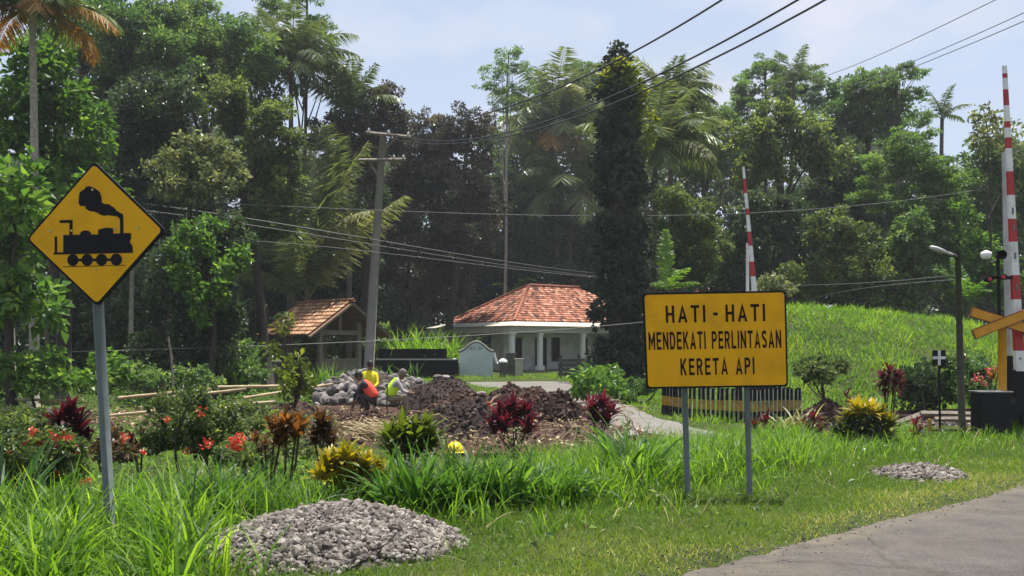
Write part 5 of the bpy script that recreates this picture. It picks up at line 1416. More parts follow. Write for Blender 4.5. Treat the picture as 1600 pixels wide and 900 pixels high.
def mound(name, label, cx, cy, rx, ry, hgt, mat, rough=.25, angle=0.0, var=.5, res=90, kind=None, cat='soil heap', clods=0, cs=(.05, .16), pw=1.0):
    u = np.linspace(-1.15, 1.15, res); U, V_ = np.meshgrid(u, u)
    ca, sa = math.cos(angle), math.sin(angle)
    x = cx + U * rx * ca - V_ * ry * sa; y = cy + U * rx * sa + V_ * ry * ca
    r = np.hypot(U, V_)
    e = np.clip(1 - r ** 2, 0, 1) ** pw
    z = H(x, y) - .03 + hgt * e * (1 + rough * lump_noise(x, y, 1.6)) + rough * .12 * lump_noise(x + 5, y, 5) * sm(0, .3, e) + R.normal(0, .012, x.shape) * sm(0, .3, e) - .04 * (1 - sm(0, .1, e))
    mb = MB(); n = res
    i = (np.arange(n - 1)[:, None] * n + np.arange(n - 1)[None]).ravel()
    mb.add(np.stack([x, y, z], -1).reshape(-1, 3), np.stack([i, i + 1, i + n + 1, i + n], -1), 0, np.clip(var + .25 * lump_noise(x, y, 3) + R.normal(0, .06, x.shape), 0, 1).ravel())
    if clods:
        a, q = R.uniform(0, 6.28, clods), R.random(clods) ** .55 * 1.02
        xx = cx + q * np.cos(a) * rx * ca - q * np.sin(a) * ry * sa; yy = cy + q * np.cos(a) * rx * sa + q * np.sin(a) * ry * ca
        zz = H(xx, yy) - .03 + hgt * np.clip(1 - q ** 2, 0, 1) ** pw * (1 + rough * lump_noise(xx, yy, 1.6)) + .02
        mb.stones(np.stack([xx, yy, zz], -1), R.uniform(*cs, clods) * R.uniform(.5, 1, clods), np.clip(R.normal(var + .12, .25, clods), 0, 1))
    o = mb.build(name, mat, origin=(cx, cy, hz(cx, cy)))
    return tag(o, label, cat, kind=kind)

mound('soil_heap', 'dark grey soil heap right of the lime vested worker', X(692, 23.5), 23.5, 1.2, 1.0, .84, SOILK, .2, 0, .5, clods=500, cs=(.04, .12))
mound('soil_ridge', 'long red brown soil ridge in front of the concrete path', X(790, 21.3), 21.3, 2.3, .8, .60, SOILC, .45, .03, .45, clods=700)
mound('soil_ridge', 'broken dark soil bank at the right end of the worksite', X(868, 19.8), 19.8, .7, .55, .58, SOILC, .5, 0, .3, clods=250, cs=(.05, .2))
mound('soil_ridge', 'churned dark soil bank below the orange wheelbarrow', X(712, 16.8), 16.8, 1.15, .9, .48, SOILK, .7, .1, .35, clods=420, cs=(.05, .22))
mound('soil_ridge', 'stony red soil bank in front of the orange vested worker', X(555, 20.4), 20.4, 1.7, .8, .17, SOILC, .5, -.05, .5, clods=900, cs=(.05, .16))
mound('soil_ridge', 'low red soil spread between the two burgundy plants', X(870, 16.2), 16.2, 1.8, 1.9, .16, SOILC, .5, .2, .58, clods=500, cs=(.03, .12))
mound('soil_ridge', 'brown soil bank left of the worksite behind the red flowers', X(400, 20.5), 20.5, 2.6, .9, .28, SOILC, .5, -.03, .5, clods=600, cs=(.04, .13))
mound('soil_mound', 'small bare soil mound beneath the topiary shrub', X(1284, 17.2), 17.2, .85, .7, .55, SOILC, .3, 0, .35, clods=250, cs=(.03, .09))

def litter():
    n = 3200
    x, y = R.uniform(-6.5, 3.2, n), R.uniform(13.2, 22.5, n)
    ok = (np.hypot((x + .25) / 3.95, (y - 17.6) / 4.3) < R.uniform(.7, 1.15, n)) & (path_dist(x, y) > -.08)
    x, y = x[ok], y[ok]; n = len(x)
    mb = MB(); d = rnd_dirs(n); d[:, 2] *= .3
    mb.leaves(np.stack([x, y, H(x, y) + R.uniform(.01, .18, n)], -1), d, np.stack([R.normal(0, .3, n), R.normal(0, .3, n), np.ones(n)], -1), R.uniform(.05, .14, n), R.uniform(.03, .07, n), R.random(n))
    n = 2200
    x, y = R.uniform(-14, -3, n), R.uniform(15, 23, n); d = rnd_dirs(n); d[:, 2] *= .3
    mb.leaves(np.stack([x, y, H(x, y) + R.uniform(.01, .12, n)], -1), d, np.stack([R.normal(0, .3, n), R.normal(0, .3, n), np.ones(n)], -1), R.uniform(.06, .16, n), R.uniform(.03, .08, n), R.random(n))
    tag(mb.build('fallen_leaves', LM['straw']), kind='stuff', label='dry straw coloured leaf litter strewn over the dug soil', cat='leaf litter')
    mb = MB()
    for k in range(90):
        px, py = R.uniform(640, 1000), R.uniform(628, 700); Y = F * 1.6 / (py - 540)
        c = P(px, py, Y); c[2] = hz(c[0], Y) + R.uniform(.05, .3)
        a = R.uniform(0, 6.28); L = R.uniform(.2, .8); t = np.linspace(0, 1, 7)
        pts = c + np.stack([t * L * np.cos(a) + R.normal(0, .04, 7), t * L * np.sin(a) * .5, L * .35 * np.sin(t * 3.1) - .25 * t + R.normal(0, .02, 7)], -1)
        mb.tube(pts, np.linspace(.018, .006, 7), 5, var=R.random())
    tag(mb.build('roots', LM['straw']), kind='stuff', label='tangle of torn pale roots in the dug soil', cat='roots')
    n = 1500
    x, y = R.uniform(-5, 3, n), R.uniform(14, 22, n); ok = path_dist(x, y) > -.05; x, y = x[ok], y[ok]; n = len(x)
    mb = MB(); mb.stones(np.stack([x, y, H(x, y) + .03], -1), R.uniform(.03, .13, n) * R.uniform(.5, 1, n), np.clip(R.normal(.55, .3, n), 0, 1))
    tag(mb.build('soil_clods', SOILC), kind='stuff', label='loose red brown soil clods scattered over the worksite', cat='soil clods')
litter()

def rubble():
    protos = []
    for k in range(6):
        bm = bmesh.new(); bmesh.ops.create_icosphere(bm, subdivisions=2, radius=1)
        ax = [R.normal(0, 1, 3) for _ in range(5)]
        for v in bm.verts:
            p = np.array(v.co[:])
            for a in ax:
                q = a / np.linalg.norm(a); dd = p @ q
                if dd > .72: p = p - q * (dd - .72)
            p = p * np.array((1.1, .9, .72)) * (1 + R.normal(0, .03))
            v.co = Vector(p)
        me = bpy.data.meshes.new('fieldstone'); bm.to_mesh(me); bm.free()
        a = me.attributes.new('var', 'FLOAT', 'POINT'); a.data.foreach_set('value', np.full(len(me.vertices), [.35, .5, .65, .8, .55, .9][k], np.float32))
        me.materials.append(STONE); protos.append(me)
    n = 0
    for k in range(290):
        px = R.uniform(495, 690)
        f = R.random()
        topy = np.interp(px, [495, 520, 550, 575, 600, 640, 690], [606, 593, 579, 581, 585, 591, 604])
        Y = 24.2 + 2.6 * f
        prof = np.interp(px, [495, 550, 600, 690], [.25, 1.0, .8, .35])
        x = X(px, Y); zt = float(P(px, topy, 26)[2])
        z0 = hz(x, Y)
        z = z0 + (zt - z0) * np.clip(1 - (1 - f) ** 1.2 * .85, 0, 1) - .04
        o = bpy.data.objects.new('fieldstone', protos[k % 6]); COL.objects.link(o)
        s = R.uniform(.08, .175)
        o.location = (x, Y, z); o.scale = (s * R.uniform(.85, 1.3), s, s * R.uniform(.7, 1.0)); o.rotation_euler = tuple(R.uniform(0, 6.28, 3) * (.2, .2, 1))
        tag(o, 'grey rounded fieldstone in the heap behind the crouching workers', 'stone', 'fieldstones heaped behind the workers')
    base = mound('soil_heap', 'stony earth core under the fieldstone heap', X(590, 26.2), 26.2, 2.0, 1.1, .85, SOILK, .2, 0, .5)
    for px, py, Y, lb, s, k in ((686, 590, 23.4, 'brownish block on top of the dark soil heap', .2, 0), (697, 589.5, 23.5, 'white stone on top of the dark soil heap', .14, 5), (751, 615, 21.2, 'white stone lying on the soil ridge', .13, 5), (985, 680, 15.5, 'flat pale stone beside the concrete path', .2, 5), (655, 597, 25.2, 'dark square stone right of the fieldstone heap', .17, 0)):
        c = P(px, py, Y)
        o = bpy.data.objects.new('loose_stone', protos[k]); COL.objects.link(o); o.location = tuple(c); o.scale = (s, s * .8, s * .6); o.rotation_euler = (.1, .1, px)
        tag(o, lb, 'stone')
rubble()

def gravel_heap(name, label, outline, Yc, hgt, n, sz):
    # outline: left px, right px, front y, back y
    cx, rx, cy, ry = outline
    mb = MB()
    res = 60; u = np.linspace(-1.05, 1.05, res); U, V_ = np.meshgrid(u, u); r = np.hypot(U, V_)
    def zf(U, V_, r):
        return hgt * np.clip(1 - r ** 2, 0, 1) ** .8 * (1 + .18 * np.sin(U * 3 + 1) * np.cos(V_ * 2.5))
    x, y = cx + U * rx, cy + V_ * ry
    z = H(x, y) - .03 + zf(U, V_, r) - .02
    i = (np.arange(res - 1)[:, None] * res + np.arange(res - 1)[None]).ravel()
    mb.add(np.stack([x, y, z], -1).reshape(-1, 3), np.stack([i, i + 1, i + res + 1, i + res], -1), 0, 0.1)
    a, q = R.uniform(0, 6.28, n), R.random(n) ** .55
    q = q * (1 + .12 * np.sin(a * 3 + 1) + .07 * np.sin(a * 7))
    ex = R.random(n) < .09; q[ex] *= R.uniform(1, 1.3, ex.sum())
    U, V_ = q * np.cos(a), q * np.sin(a); x, y = cx + U * rx, cy + V_ * ry
    s = sz[0] + (sz[1] - sz[0]) * R.random(n) ** 1.7; s = s * (1 + .6 * (R.random(n) < .06))
    z = H(x, y) - .03 + zf(U, V_, q) + s * R.uniform(.0, .35, n)
    mb.stones(np.stack([x, y, z], -1), s, np.clip(R.normal(.5, .24, n), 0, 1))
    return tag(mb.build(name, GRAVEL, origin=(cx, cy, hz(cx, cy))), label, 'gravel heap', kind='stuff')
gravel_heap('gravel_heap', 'heap of crushed grey gravel in the grass of the verge, front', (X(515, 6.1), .95, 6.15, .86), 6.1, .235, 12500, (.017, .052))
gravel_heap('gravel_heap', 'small heap of grey gravel by the road on the right', (X(1432, 9.4), .50, 9.35, .5), 9.4, .11, 2400, (.022, .055))

def helmet():
    Y = 13.6
    x, _, _ = P(711, 700, Y); z = float(P(711, 706, Y)[2])
    root = thing('hard_hat', 'yellow hard hat set down on a stub at the worksite edge', 'hard hat', (x, Y, z))
    MB().lathe([(.14, 0), (.138, .03), (.125, .08), (.095, .125), (.05, .15), (0, .157)], (x, Y, z), 20, scale=(1, 1.15, 1)).build('shell', HATY, root, smooth=True)
    MB().lathe([(.13, .004), (.165, -.004), (.166, .004), (.138, .016)], (x + .02, Y - .01, z), 20, scale=(1.0, 1.15, 1)).build('brim', HATY, root, smooth=True)
    MB().tube([(x - .1, Y, z + .10), (x, Y - .0, z + .162), (x + .1, Y, z + .10)], .012, 6).build('rib', HATY, root, smooth=True)
    zz = hz(x, Y)
    if z - zz > .03:
        mb = MB(); mb.tube([(x, Y, zz - .05), (x, Y, z + .03)], [.12, .10], 9); tag(mb.build('wooden_stub', WOODD, origin=(x, Y, zz), smooth=True), 'short brown wooden stub under the yellow hard hat', 'stump')
HATY = solid('helmet_yellow', (0.75, 0.6, 0.02), 0.3, vary=0.04)
helmet()

def wheelbarrow():
    Y = 18.4
    c = P(752, 640, Y); z = hz(c[0], Y)
    root = thing('wheelbarrow', 'orange wheelbarrow with pale handles half hidden by soil and plants', 'wheelbarrow', (c[0], Y, z))
    def q(px, py, dy=0): return P(px, py, Y) + (0, dy, 0)
    mb = MB()
    V = [q(726, 634, -.25), q(768, 628, -.25), q(768, 628, .3), q(726, 634, .3), q(736, 652, -.15), q(760, 650, -.15), q(760, 650, .2), q(736, 652, .2)]
    mb.add(V, [[4, 5, 6, 7], [0, 1, 5, 4], [1, 2, 6, 5], [2, 3, 7, 6], [3, 0, 4, 7]])
    mb.build('tray', ORNG, root)
    for dy in (-.2, .25):
        MB().tube([q(738, 656, dy), q(760, 640, dy), q(772, 622, dy), q(783, 616, dy)], .022, 7).build('handle', WOODG if dy > 0 else HANDL, root, smooth=True)
    MB().tube([q(739, 634, -.26), q(738, 620, -.25)], .02, 6).build('brace', HANDL, root)
    MB().tube([q(760, 650, 0), q(766, 664, 0)], .02, 6).build('leg', ORNG, root)
    ang = np.linspace(0, 2 * math.pi, 19)
    w = q(731, 658); MB().tube([w + (.13 * math.cos(a), 0, .13 * math.sin(a)) for a in ang], .035, 6).build('wheel', BLACK, root, smooth=True)
ORNG = solid('orange_paint', (0.38, 0.09, 0.02), 0.6, vary=0.2, dirt=(0.14, 0.07, 0.04), dscale=3)
HANDL = solid('handle_pale', (0.6, 0.38, 0.28), 0.7)
wheelbarrow()

# ------------------------------------------------------------------ people
SKIN = solid('skin', (0.16, 0.085, 0.055), 0.55, vary=0.08)
HAIR = solid('hair', (0.012, 0.010, 0.010), 0.6)
NAVY = solid('cloth_navy', (0.022, 0.024, 0.035), 0.9, vary=0.2)
KHAKI = solid('cloth_khaki', (0.20, 0.155, 0.10), 0.9, vary=0.2)
GREYT = solid('cloth_grey', (0.35, 0.34, 0.34), 0.9, vary=0.15)
DARKT = solid('cloth_dark', (0.035, 0.03, 0.03), 0.9, vary=0.2)
CAPG = solid('cloth_cap', (0.16, 0.14, 0.13), 0.9, vary=0.2)
VESTS = {'orange': solid('vest_orange', (0.85, 0.085, 0.05), 0.75, vary=0.06), 'yellow': solid('vest_yellow', (0.72, 0.62, 0.02), 0.75, vary=0.06), 'lime': solid('vest_lime', (0.55, 0.85, 0.03), 0.75, vary=0.06)}
EYEW = solid('eye', (0.02, 0.015, 0.012), 0.3)

def skin_mesh(J, edges, rad, sub=2, root='pelvis'):
    names = list(J); me = bpy.data.meshes.new('sk')
    me.from_pydata([tuple(J[n]) for n in names], [(names.index(a), names.index(b)) for a, b in edges], [])
    o = bpy.data.objects.new('sk', me); COL.objects.link(o)
    sk = o.modifiers.new('s', 'SKIN'); sb = o.modifiers.new('d', 'SUBSURF'); sb.levels = sb.render_levels = sub
    for k, n in enumerate(names):
        r = rad[n]; me.skin_vertices[0].data[k].radius = (r, r) if np.isscalar(r) else r
        me.skin_vertices[0].data[k].use_root = (n == root)
    ev = o.evaluated_get(bpy.context.evaluated_depsgraph_get())
    m2 = ev.to_mesh(); V = np.array([v.co[:] for v in m2.vertices]); Fs = [list(p.vertices) for p in m2.polygons]
    ev.to_mesh_clear(); bpy.data.objects.remove(o); bpy.data.meshes.remove(me)
    return V, Fs

def person(label, base, J, shirt, legs, vest, face, hat, grip):
    base = np.asarray(base, float)
    root = thing('person', label, 'person', base, 'workers on the dig')
    J = {k: np.array(v, float) for k, v in J.items()}
    edges = [('pelvis', 'waist'), ('waist', 'chest'), ('chest', 'neck'), ('neck', 'skull')]
    for s in 'lr':
        edges += [('chest', s + 'sh'), (s + 'sh', s + 'el'), (s + 'el', s + 'wr'), (s + 'wr', s + 'palm'), ('pelvis', s + 'hip'), (s + 'hip', s + 'kn'), (s + 'kn', s + 'an'), (s + 'an', s + 'toe')]
        f = J[s + 'wr'] - J[s + 'el']; f /= np.linalg.norm(f); J[s + 'palm'] = J[s + 'wr'] + f * .06
    rad = dict(pelvis=(.15, .12), waist=(.13, .105), chest=(.155, .115), neck=.055, skull=.06)
    for s in 'lr':
        rad.update({s + 'sh': .062, s + 'el': .045, s + 'wr': .03, s + 'palm': (.036, .022), s + 'hip': .092, s + 'kn': .062, s + 'an': .043, s + 'toe': (.045, .032)})
    V, Fs = skin_mesh(J, edges, rad)
    segs = [(a, b) for a, b in edges]
    def region(p):
        best, bn = 9, None
        for a, b in segs:
            A, B = J[a], J[b]; t = np.clip(((p - A) @ (B - A)) / ((B - A) @ (B - A)), 0, 1); d = np.linalg.norm(p - A - (B - A) * t)
            if d < best: best, bn = d, (a, b, t)
        a, b, t = bn
        if b == 'skull' or b.endswith('palm') or (a == 'neck'): return 0
        if b.endswith('wr') and t > .55: return 0
        if b.endswith('toe'): return 3
        if a == 'pelvis' and b != 'waist' or a.endswith('hip') or a.endswith('kn'): return 2
        return 1
    mb = MB()
    for f in Fs: pass
    mats = [region(V[f].mean(0)) for f in Fs]
    n0 = mb.n
    mb.add(V + base, [f for f in Fs], 0)
    mb.m = [np.array([m]) for m in mats]
    # head with face: turned towards 'face'
    hc = J['skull'] + np.array((0, 0, .07)); fx = np.array(face, float); fx /= np.linalg.norm(fx)
    upv = np.array((0, 0, 1.0)) - fx * fx[2]; upv /= np.linalg.norm(upv); rt = np.cross(fx, upv)
    ax = np.stack([rt, fx, upv], 1)
    prof = [(0.0, -.118), (.035, -.112), (.055, -.09), (.067, -.05), (.074, 0), (.075, .04), (.066, .08), (.042, .106), (0, .115)]
    mb.lathe(prof, base + hc, 18, 0, axis=ax, scale=(.98, 1.18, 1))
    def hp(x, y, z): return base + hc + ax @ np.array((x, y, z))
    mb.tube([hp(0, .085, .012), hp(0, .103, -.018), hp(0, .092, -.03)], [.008, .014, .010], 8, 0)           # nose
    mb.tube([hp(-.024, .080, -.058), hp(0, .087, -.058), hp(.024, .080, -.058)], [.004, .008, .004], 6, 4)  # mouth
    for s in (-1, 1):
        mb.lathe([(0, -.009), (.011, 0), (0, .009)], hp(s * .028, .079, .008), 8, 5)                          # eye
        mb.lathe([(0, -.03), (.014, -.01), (.017, .012), (0, .03)], hp(s * .076, 0, .0), 8, 0)                # ear
    # hands: four fingers and a thumb, curled
    for s in 'lr':
        f = J[s + 'palm'] - J[s + 'wr']; f /= np.linalg.norm(f)
        sd = np.cross(f, (0, 0, 1.0)); sd = sd / (np.linalg.norm(sd) + 1e-6); dn = np.cross(f, sd); dn = dn if dn[2] < 0 else -dn
        p0 = J[s + 'palm'] + base
        for k, (off, L) in enumerate(((-.027, .068), (-.009, .078), (.009, .074), (.027, .058))):
            a = p0 + sd * off; b = a + f * L * .5 + dn * L * .15; c = b + f * L * .2 + dn * L * .35 * grip; d = c - f * L * .1 * grip + dn * L * .25
            mb.tube([a, b, c, d], [.0095, .009, .008, .006], 6, 0)
        tsd = sd if s == 'l' else -sd
        mb.tube([p0 - f * .03 + tsd * .03, p0 + tsd * .05 + dn * .01, p0 + f * .025 + tsd * .045 + dn * .03], [.011, .010, .007], 6, 0)
    body = mb.build('body', [SKIN, shirt, legs, DARKT, SKIN, EYEW], root, smooth=True)
    # vest: a shell round the torso
    up = (J['chest'] - J['pelvis']); up /= np.linalg.norm(up)
    Jv = dict(pelvis=J['pelvis'] + up * .04, waist=J['waist'], chest=J['chest'] + up * .02, top=J['chest'] * .55 + J['neck'] * .45, lsh=J['chest'] * .35 + J['lsh'] * .65, rsh=J['chest'] * .35 + J['rsh'] * .65)
    Vv, Fv = skin_mesh(Jv, [('pelvis', 'waist'), ('waist', 'chest'), ('chest', 'top'), ('chest', 'lsh'), ('chest', 'rsh')], dict(pelvis=(.20, .17), waist=(.185, .165), chest=(.205, .175), top=.115, lsh=.10, rsh=.10))
    v = MB(); v.add(Vv + base, Fv); v.build('vest', vest, root, smooth=True)
    # hair or cap
    h = MB()
    hp_ = [(.080, -.02), (.083, .02), (.082, .05), (.072, .09), (.045, .118), (0, .128)]
    h.lathe(hp_, hp(0, -.012, 0), 16, axis=ax, scale=(1, 1.2, 1))
    h.lathe([(.0, -.075), (.05, -.07), (.070, -.02), (.078, .02)], hp(0, -.03, 0), 16, axis=ax, scale=(1, 1.05, 1))
    if hat is CAPG:
        h.lathe([(0, .0), (.075, .0), (.08, -.008), (.0, -.012)], hp(0, .09, .05), 14, axis=ax, scale=(.95, 1.0, 1))
    h.build('cap' if hat is CAPG else 'hair', hat, root, smooth=True)
    return root

def mir(d):
    return d
Yw = 22.0
bx = X(577, Yw)
person('worker in orange vest bending over the dug soil, facing left', (bx, Yw, hz(bx, Yw)),
       dict(pelvis=(.14, .0, .33), waist=(.06, 0, .53), chest=(-.07, 0, .75), neck=(-.18, 0, .86), skull=(-.26, -.01, .88), lsh=(-.15, -.16, .76), lel=(-.30, -.20, .50), lwr=(-.38, -.14, .27), rsh=(-.13, .17, .78), rel=(-.28, .22, .46), rwr=(-.40, .12, .24),
            lhip=(.12, -.10, .32), lkn=(-.20, -.19, .50), lan=(-.02, -.15, .09), ltoe=(-.18, -.16, .045), rhip=(.12, .10, .32), rkn=(-.20, .19, .50), ran=(-.02, .15, .09), rtoe=(-.18, .16, .045)),
       NAVY, DARKT, VESTS['orange'], (-.9, -.1, -.45), HAIR, 1.0)
Yw = 23.1; bx = X(578, Yw)
person('worker in yellow vest squatting upright behind the orange vested one', (bx, Yw, hz(bx, Yw)),
       dict(pelvis=(.0, .0, .46), waist=(.0, -.01, .64), chest=(.0, -.02, .86), neck=(.01, -.03, 1.01), skull=(.015, -.04, 1.08), lsh=(-.17, -.03, .91), lel=(-.21, -.14, .66), lwr=(-.10, -.34, .56), rsh=(.17, -.03, .91), rel=(.22, -.14, .66), rwr=(.12, -.34, .56),
            lhip=(-.10, 0, .44), lkn=(-.20, -.36, .55), lan=(-.16, -.20, .09), ltoe=(-.18, -.36, .045), rhip=(.10, 0, .44), rkn=(.20, -.36, .55), ran=(.16, -.20, .09), rtoe=(.18, -.36, .045)),
       VESTS['yellow'], DARKT, VESTS['yellow'], (.5, -.8, -.3), HAIR, .8)
Yw = 21.6; bx = X(619, Yw)
person('worker in lime vest and grey cap crouching to the right with a stone', (bx, Yw, hz(bx, Yw)),
       dict(pelvis=(-.16, .0, .42), waist=(-.13, 0, .60), chest=(-.03, 0, .82), neck=(.08, 0, .94), skull=(.16, -.01, .955), lsh=(.06, -.15, .84), lel=(.20, -.20, .60), lwr=(.38, -.12, .56), rsh=(.0, .17, .84), rel=(.14, .22, .60), rwr=(.35, .08, .58),
            lhip=(-.14, -.10, .41), lkn=(.22, -.18, .44), lan=(.27, -.15, .09), ltoe=(.43, -.16, .045), rhip=(-.14, .10, .41), rkn=(.20, .19, .46), ran=(.10, .16, .09), rtoe=(.26, .17, .045)),
       GREYT, KHAKI, VESTS['lime'], (.8, -.15, -.5), CAPG, .6)

# ------------------------------------------------------------------ garden plants
def rosette(mb, c, n, L, W, var, lean=(0.1, 1.3), bend=(0.2, 1.1), prof='leaf'):
    le = lean[0] + (lean[1] - lean[0]) * (np.arange(n) + .5) / n
    pos = np.repeat(np.array([c]), n, 0) + np.stack([R.normal(0, .01, n), R.normal(0, .01, n), -le * L * .16], -1)
    mb.blades(pos, np.arange(n) * 2.4 + R.normal(0, .2, n), le, R.uniform(*bend, n), L * R.uniform(.75, 1.1, n), W * R.uniform(.8, 1.15, n), np.clip(var + R.normal(0, .2, n), 0, 1), k=5, prof=prof, twist=.25)

def heads_plant(name, label, cat, px, Y, heads, mat, L, W, n=22, group=None, lean=(0.05, 1.4), base_spread=.05, var=.5, zb=None):
    """stems that each carry a rosette; heads in pixels (px, py)"""
    x = X(px, Y); z = hz(x, Y) if zb is None else zb
    root = thing(name, label, cat, (x, Y, z), group)
    mb, st = MB(), MB()
    for hx, hy, *hv in heads:
        y = Y + R.uniform(-.15, .15); c = P(hx, hy, y); c[2] = max(c[2], z + .06)
        b = np.array((x + R.normal(0, base_spread), Y + R.normal(0, base_spread), z - .04))
        st.tube([b, b * .45 + c * .55 + (R.normal(0, .03), R.normal(0, .03), 0), c], [.014, .012, .009], 6)
        rosette(mb, c, n, L, W, hv[0] if hv else var, lean)
    st.build('stem', STEM, root, smooth=True); mb.build('leaves', LM[mat], root)
    return root

# burgundy ti plants
heads_plant('ti_plant', 'burgundy ti plant in the soil left of the path, middle of worksite', 'garden plant', 803, 13.6, [(782, 652), (800, 640), (822, 648), (790, 668), (826, 670), (808, 660), (775, 672)], 'ti', .34, .075, 34)
heads_plant('ti_plant', 'burgundy ti plant nearest the concrete path, with bare stems', 'garden plant', 938, 14.2, [(925, 640), (942, 634), (955, 645), (930, 655), (948, 660)], 'ti', .32, .065, 30)
heads_plant('ti_plant', 'dark burgundy ti plant just left of the sign pole', 'garden plant', 118, 10.2, [(108, 650), (122, 668), (95, 660), (128, 695), (112, 690)], 'ti', .30, .085, 26, var=.3)
heads_plant('ti_plant', 'small dark burgundy plant behind the red flowered bush at far left', 'garden plant', 72, 11.5, [(68, 660), (60, 670), (80, 672)], 'ti', .2, .04, 20, var=.2)
heads_plant('ti_plant', 'reddish spiky plant in front of the left pickets', 'garden plant', 1192, 13.0, [(1180, 668), (1196, 660), (1204, 680), (1188, 686)], 'ti', .24, .045, 22, var=.45)
heads_plant('ti_plant', 'red brown ti plant beside the striped leaf plant', 'garden plant', 1268, 13.4, [(1258, 668), (1272, 658), (1280, 674), (1262, 684)], 'ti', .24, .05, 22, var=.6)
heads_plant('ti_plant', 'ball shaped burgundy ti plant on slender bare stems', 'garden plant', 1390, 15.6, [(1378, 590), (1390, 582), (1402, 590), (1384, 600), (1398, 602)], 'ti', .24, .045, 44, lean=(.1, 2.2), base_spread=.02)
heads_plant('ti_plant', 'small reddish ti plant in front of the old beams', 'garden plant', 1433, 13.0, [(1430, 662), (1438, 672), (1426, 680)], 'ti', .18, .035, 18, var=.75)
heads_plant('ti_plant', 'little dark red plant behind the yellow croton bush', 'garden plant', 1326, 16.0, [(1324, 618), (1328, 632)], 'ti', .2, .035, 14, var=.35)
# crotons
heads_plant('croton_plant', 'orange brown croton with bare stems behind the front gravel heap', 'garden plant', 442, 8.2, [(430, 672), (448, 664), (462, 680), (438, 690), (468, 668)], 'orange', .20, .05, 34, var=.5)
heads_plant('croton_plant', 'dark bronze croton right beside the orange brown one', 'garden plant', 500, 8.6, [(492, 688), (508, 680), (500, 662), (515, 694)], 'orange', .20, .05, 34, var=.05)
heads_plant('croton_plant', 'dull orange croton behind the red flower cluster', 'garden plant', 408, 9.0, [(400, 690), (414, 698), (405, 712)], 'orange', .15, .03, 22, var=.3)
heads_plant('croton_plant', 'low golden yellow croton directly behind the front gravel heap', 'garden plant', 540, 7.6, [(505, 745), (520, 728), (540, 738), (555, 722), (530, 752), (565, 738), (584, 748), (548, 756), (512, 730), (538, 716), (572, 726), (592, 740)], 'yellow', .20, .05, 28, var=.5)
heads_plant('croton_plant', 'green strap leaved croton clump left of the yellow hard hat', 'garden plant', 640, 9.2, [(610, 690), (628, 676), (648, 684), (665, 676), (640, 700), (675, 696), (615, 708), (655, 706)], 'lime', .30, .06, 32, var=.1)
heads_plant('croton_plant', 'yellow topped croton bush behind the grass right of the board', 'garden plant', 1352, 12.2, [(1325, 655, .2), (1340, 640, .75), (1360, 644, .7), (1376, 652, .25), (1390, 662, .1), (1318, 674), (1348, 660), (1370, 672), (1385, 680), (1335, 682), (1355, 684)], 'yellow', .25, .065, 30, var=0.0)
tree('bush', 'dark green lower foliage of the croton right of the board', 12.5, 1352, [(1330, 675, 26, 20), (1372, 678, 28, 18), (1350, 668, 26, 20)], 'dark', .02, cat='bush', lsc=.55, nl=3)
heads_plant('croton_plant', 'orange yellow croton between flowering bush and yellow post', 'garden plant', 1556, 15.8, [(1550, 590), (1560, 580), (1566, 600)], 'orange', .2, .045, 22, var=.75)
# striped leaves
def striped():
    Y = 13.6; x = X(1238, Y); z = hz(x, Y)
    root = thing('striped_leaf_plant', 'plant with arching cream striped leaves under the board corner', 'garden plant', (x, Y, z))
    mb = MB(); n = 70
    mb.blades(np.stack([x + R.normal(0, .14, n), Y + R.normal(0, .1, n), np.full(n, z)], -1), R.uniform(0, 6.28, n), R.uniform(.05, .5, n), R.uniform(.8, 2.2, n), R.uniform(.45, .8, n), .028, np.clip(R.normal(.6, .3, n), 0, 1), k=7, prof='strap')
    mb.build('leaves', LM['stripe'], root)
striped()

RUST_LEAF = leafmat('leaf_rust', (0.03, 0.028, 0.014), (0.085, 0.06, 0.03), (0.2, 0.10, 0.06), trans=0.3)
LM['rust'] = RUST_LEAF; SPEC['rust'] = ('rust', 0.22, 0.12, 3.6, 0.26, 0.8)
def flower_bush(label, px, Y, blobs, flowers, mat='olive', lsc=.33, fm='flower', fr=.035, var0=0.0, name='flowering_bush', nf=16):
    root = tree(name, label, Y, px, blobs, mat, .02, cat='bush', lsc=lsc, nl=4, var0=var0)
    for fx, fy, s in flowers:
        c = P(fx, fy, Y - M(blobs[0][2], Y) * 1.02)
        n = int(nf * s); pos = c + rnd_dirs(n) * fr * s * R.random(n)[:, None] ** .4 * 1.3
        mb = MB(); mb.leaves(pos, rnd_dirs(n), rnd_dirs(n) + (0, -.6, .6), fr * 1.2, fr * .9, np.clip(R.normal(.5, .25, n), 0, 1), wide=.6)
        mb.build('flower_cluster', LM[fm], root)
    return root
flower_bush('bush with many red flower clusters at the left edge', 55, 8.0, [(30, 690, 50, 36), (85, 705, 48, 34), (50, 735, 60, 34), (10, 720, 40, 40), (110, 735, 30, 24)],
            [(38, 688, 1), (84, 688, 1.6), (95, 692, 1.2), (14, 706, .9), (66, 716, .9), (36, 730, .9), (20, 718, .7), (133, 752, .8), (50, 676, .7), (104, 684, 1.0), (60, 694, .7), (122, 700, .7), (28, 750, .8), (90, 740, .6)], var0=-.16)
flower_bush('round dark bush with few red flowers right of the sign pole', 285, 9.5, [(280, 640, 45, 28), (310, 660, 48, 34), (270, 680, 42, 30), (330, 690, 34, 26), (300, 625, 32, 18), (245, 690, 26, 22)],
            [(312, 642, 1), (193, 684, .9), (225, 706, .6), (318, 634, .7), (325, 690, .7), (262, 655, .5), (290, 705, .6)], var0=-.2)
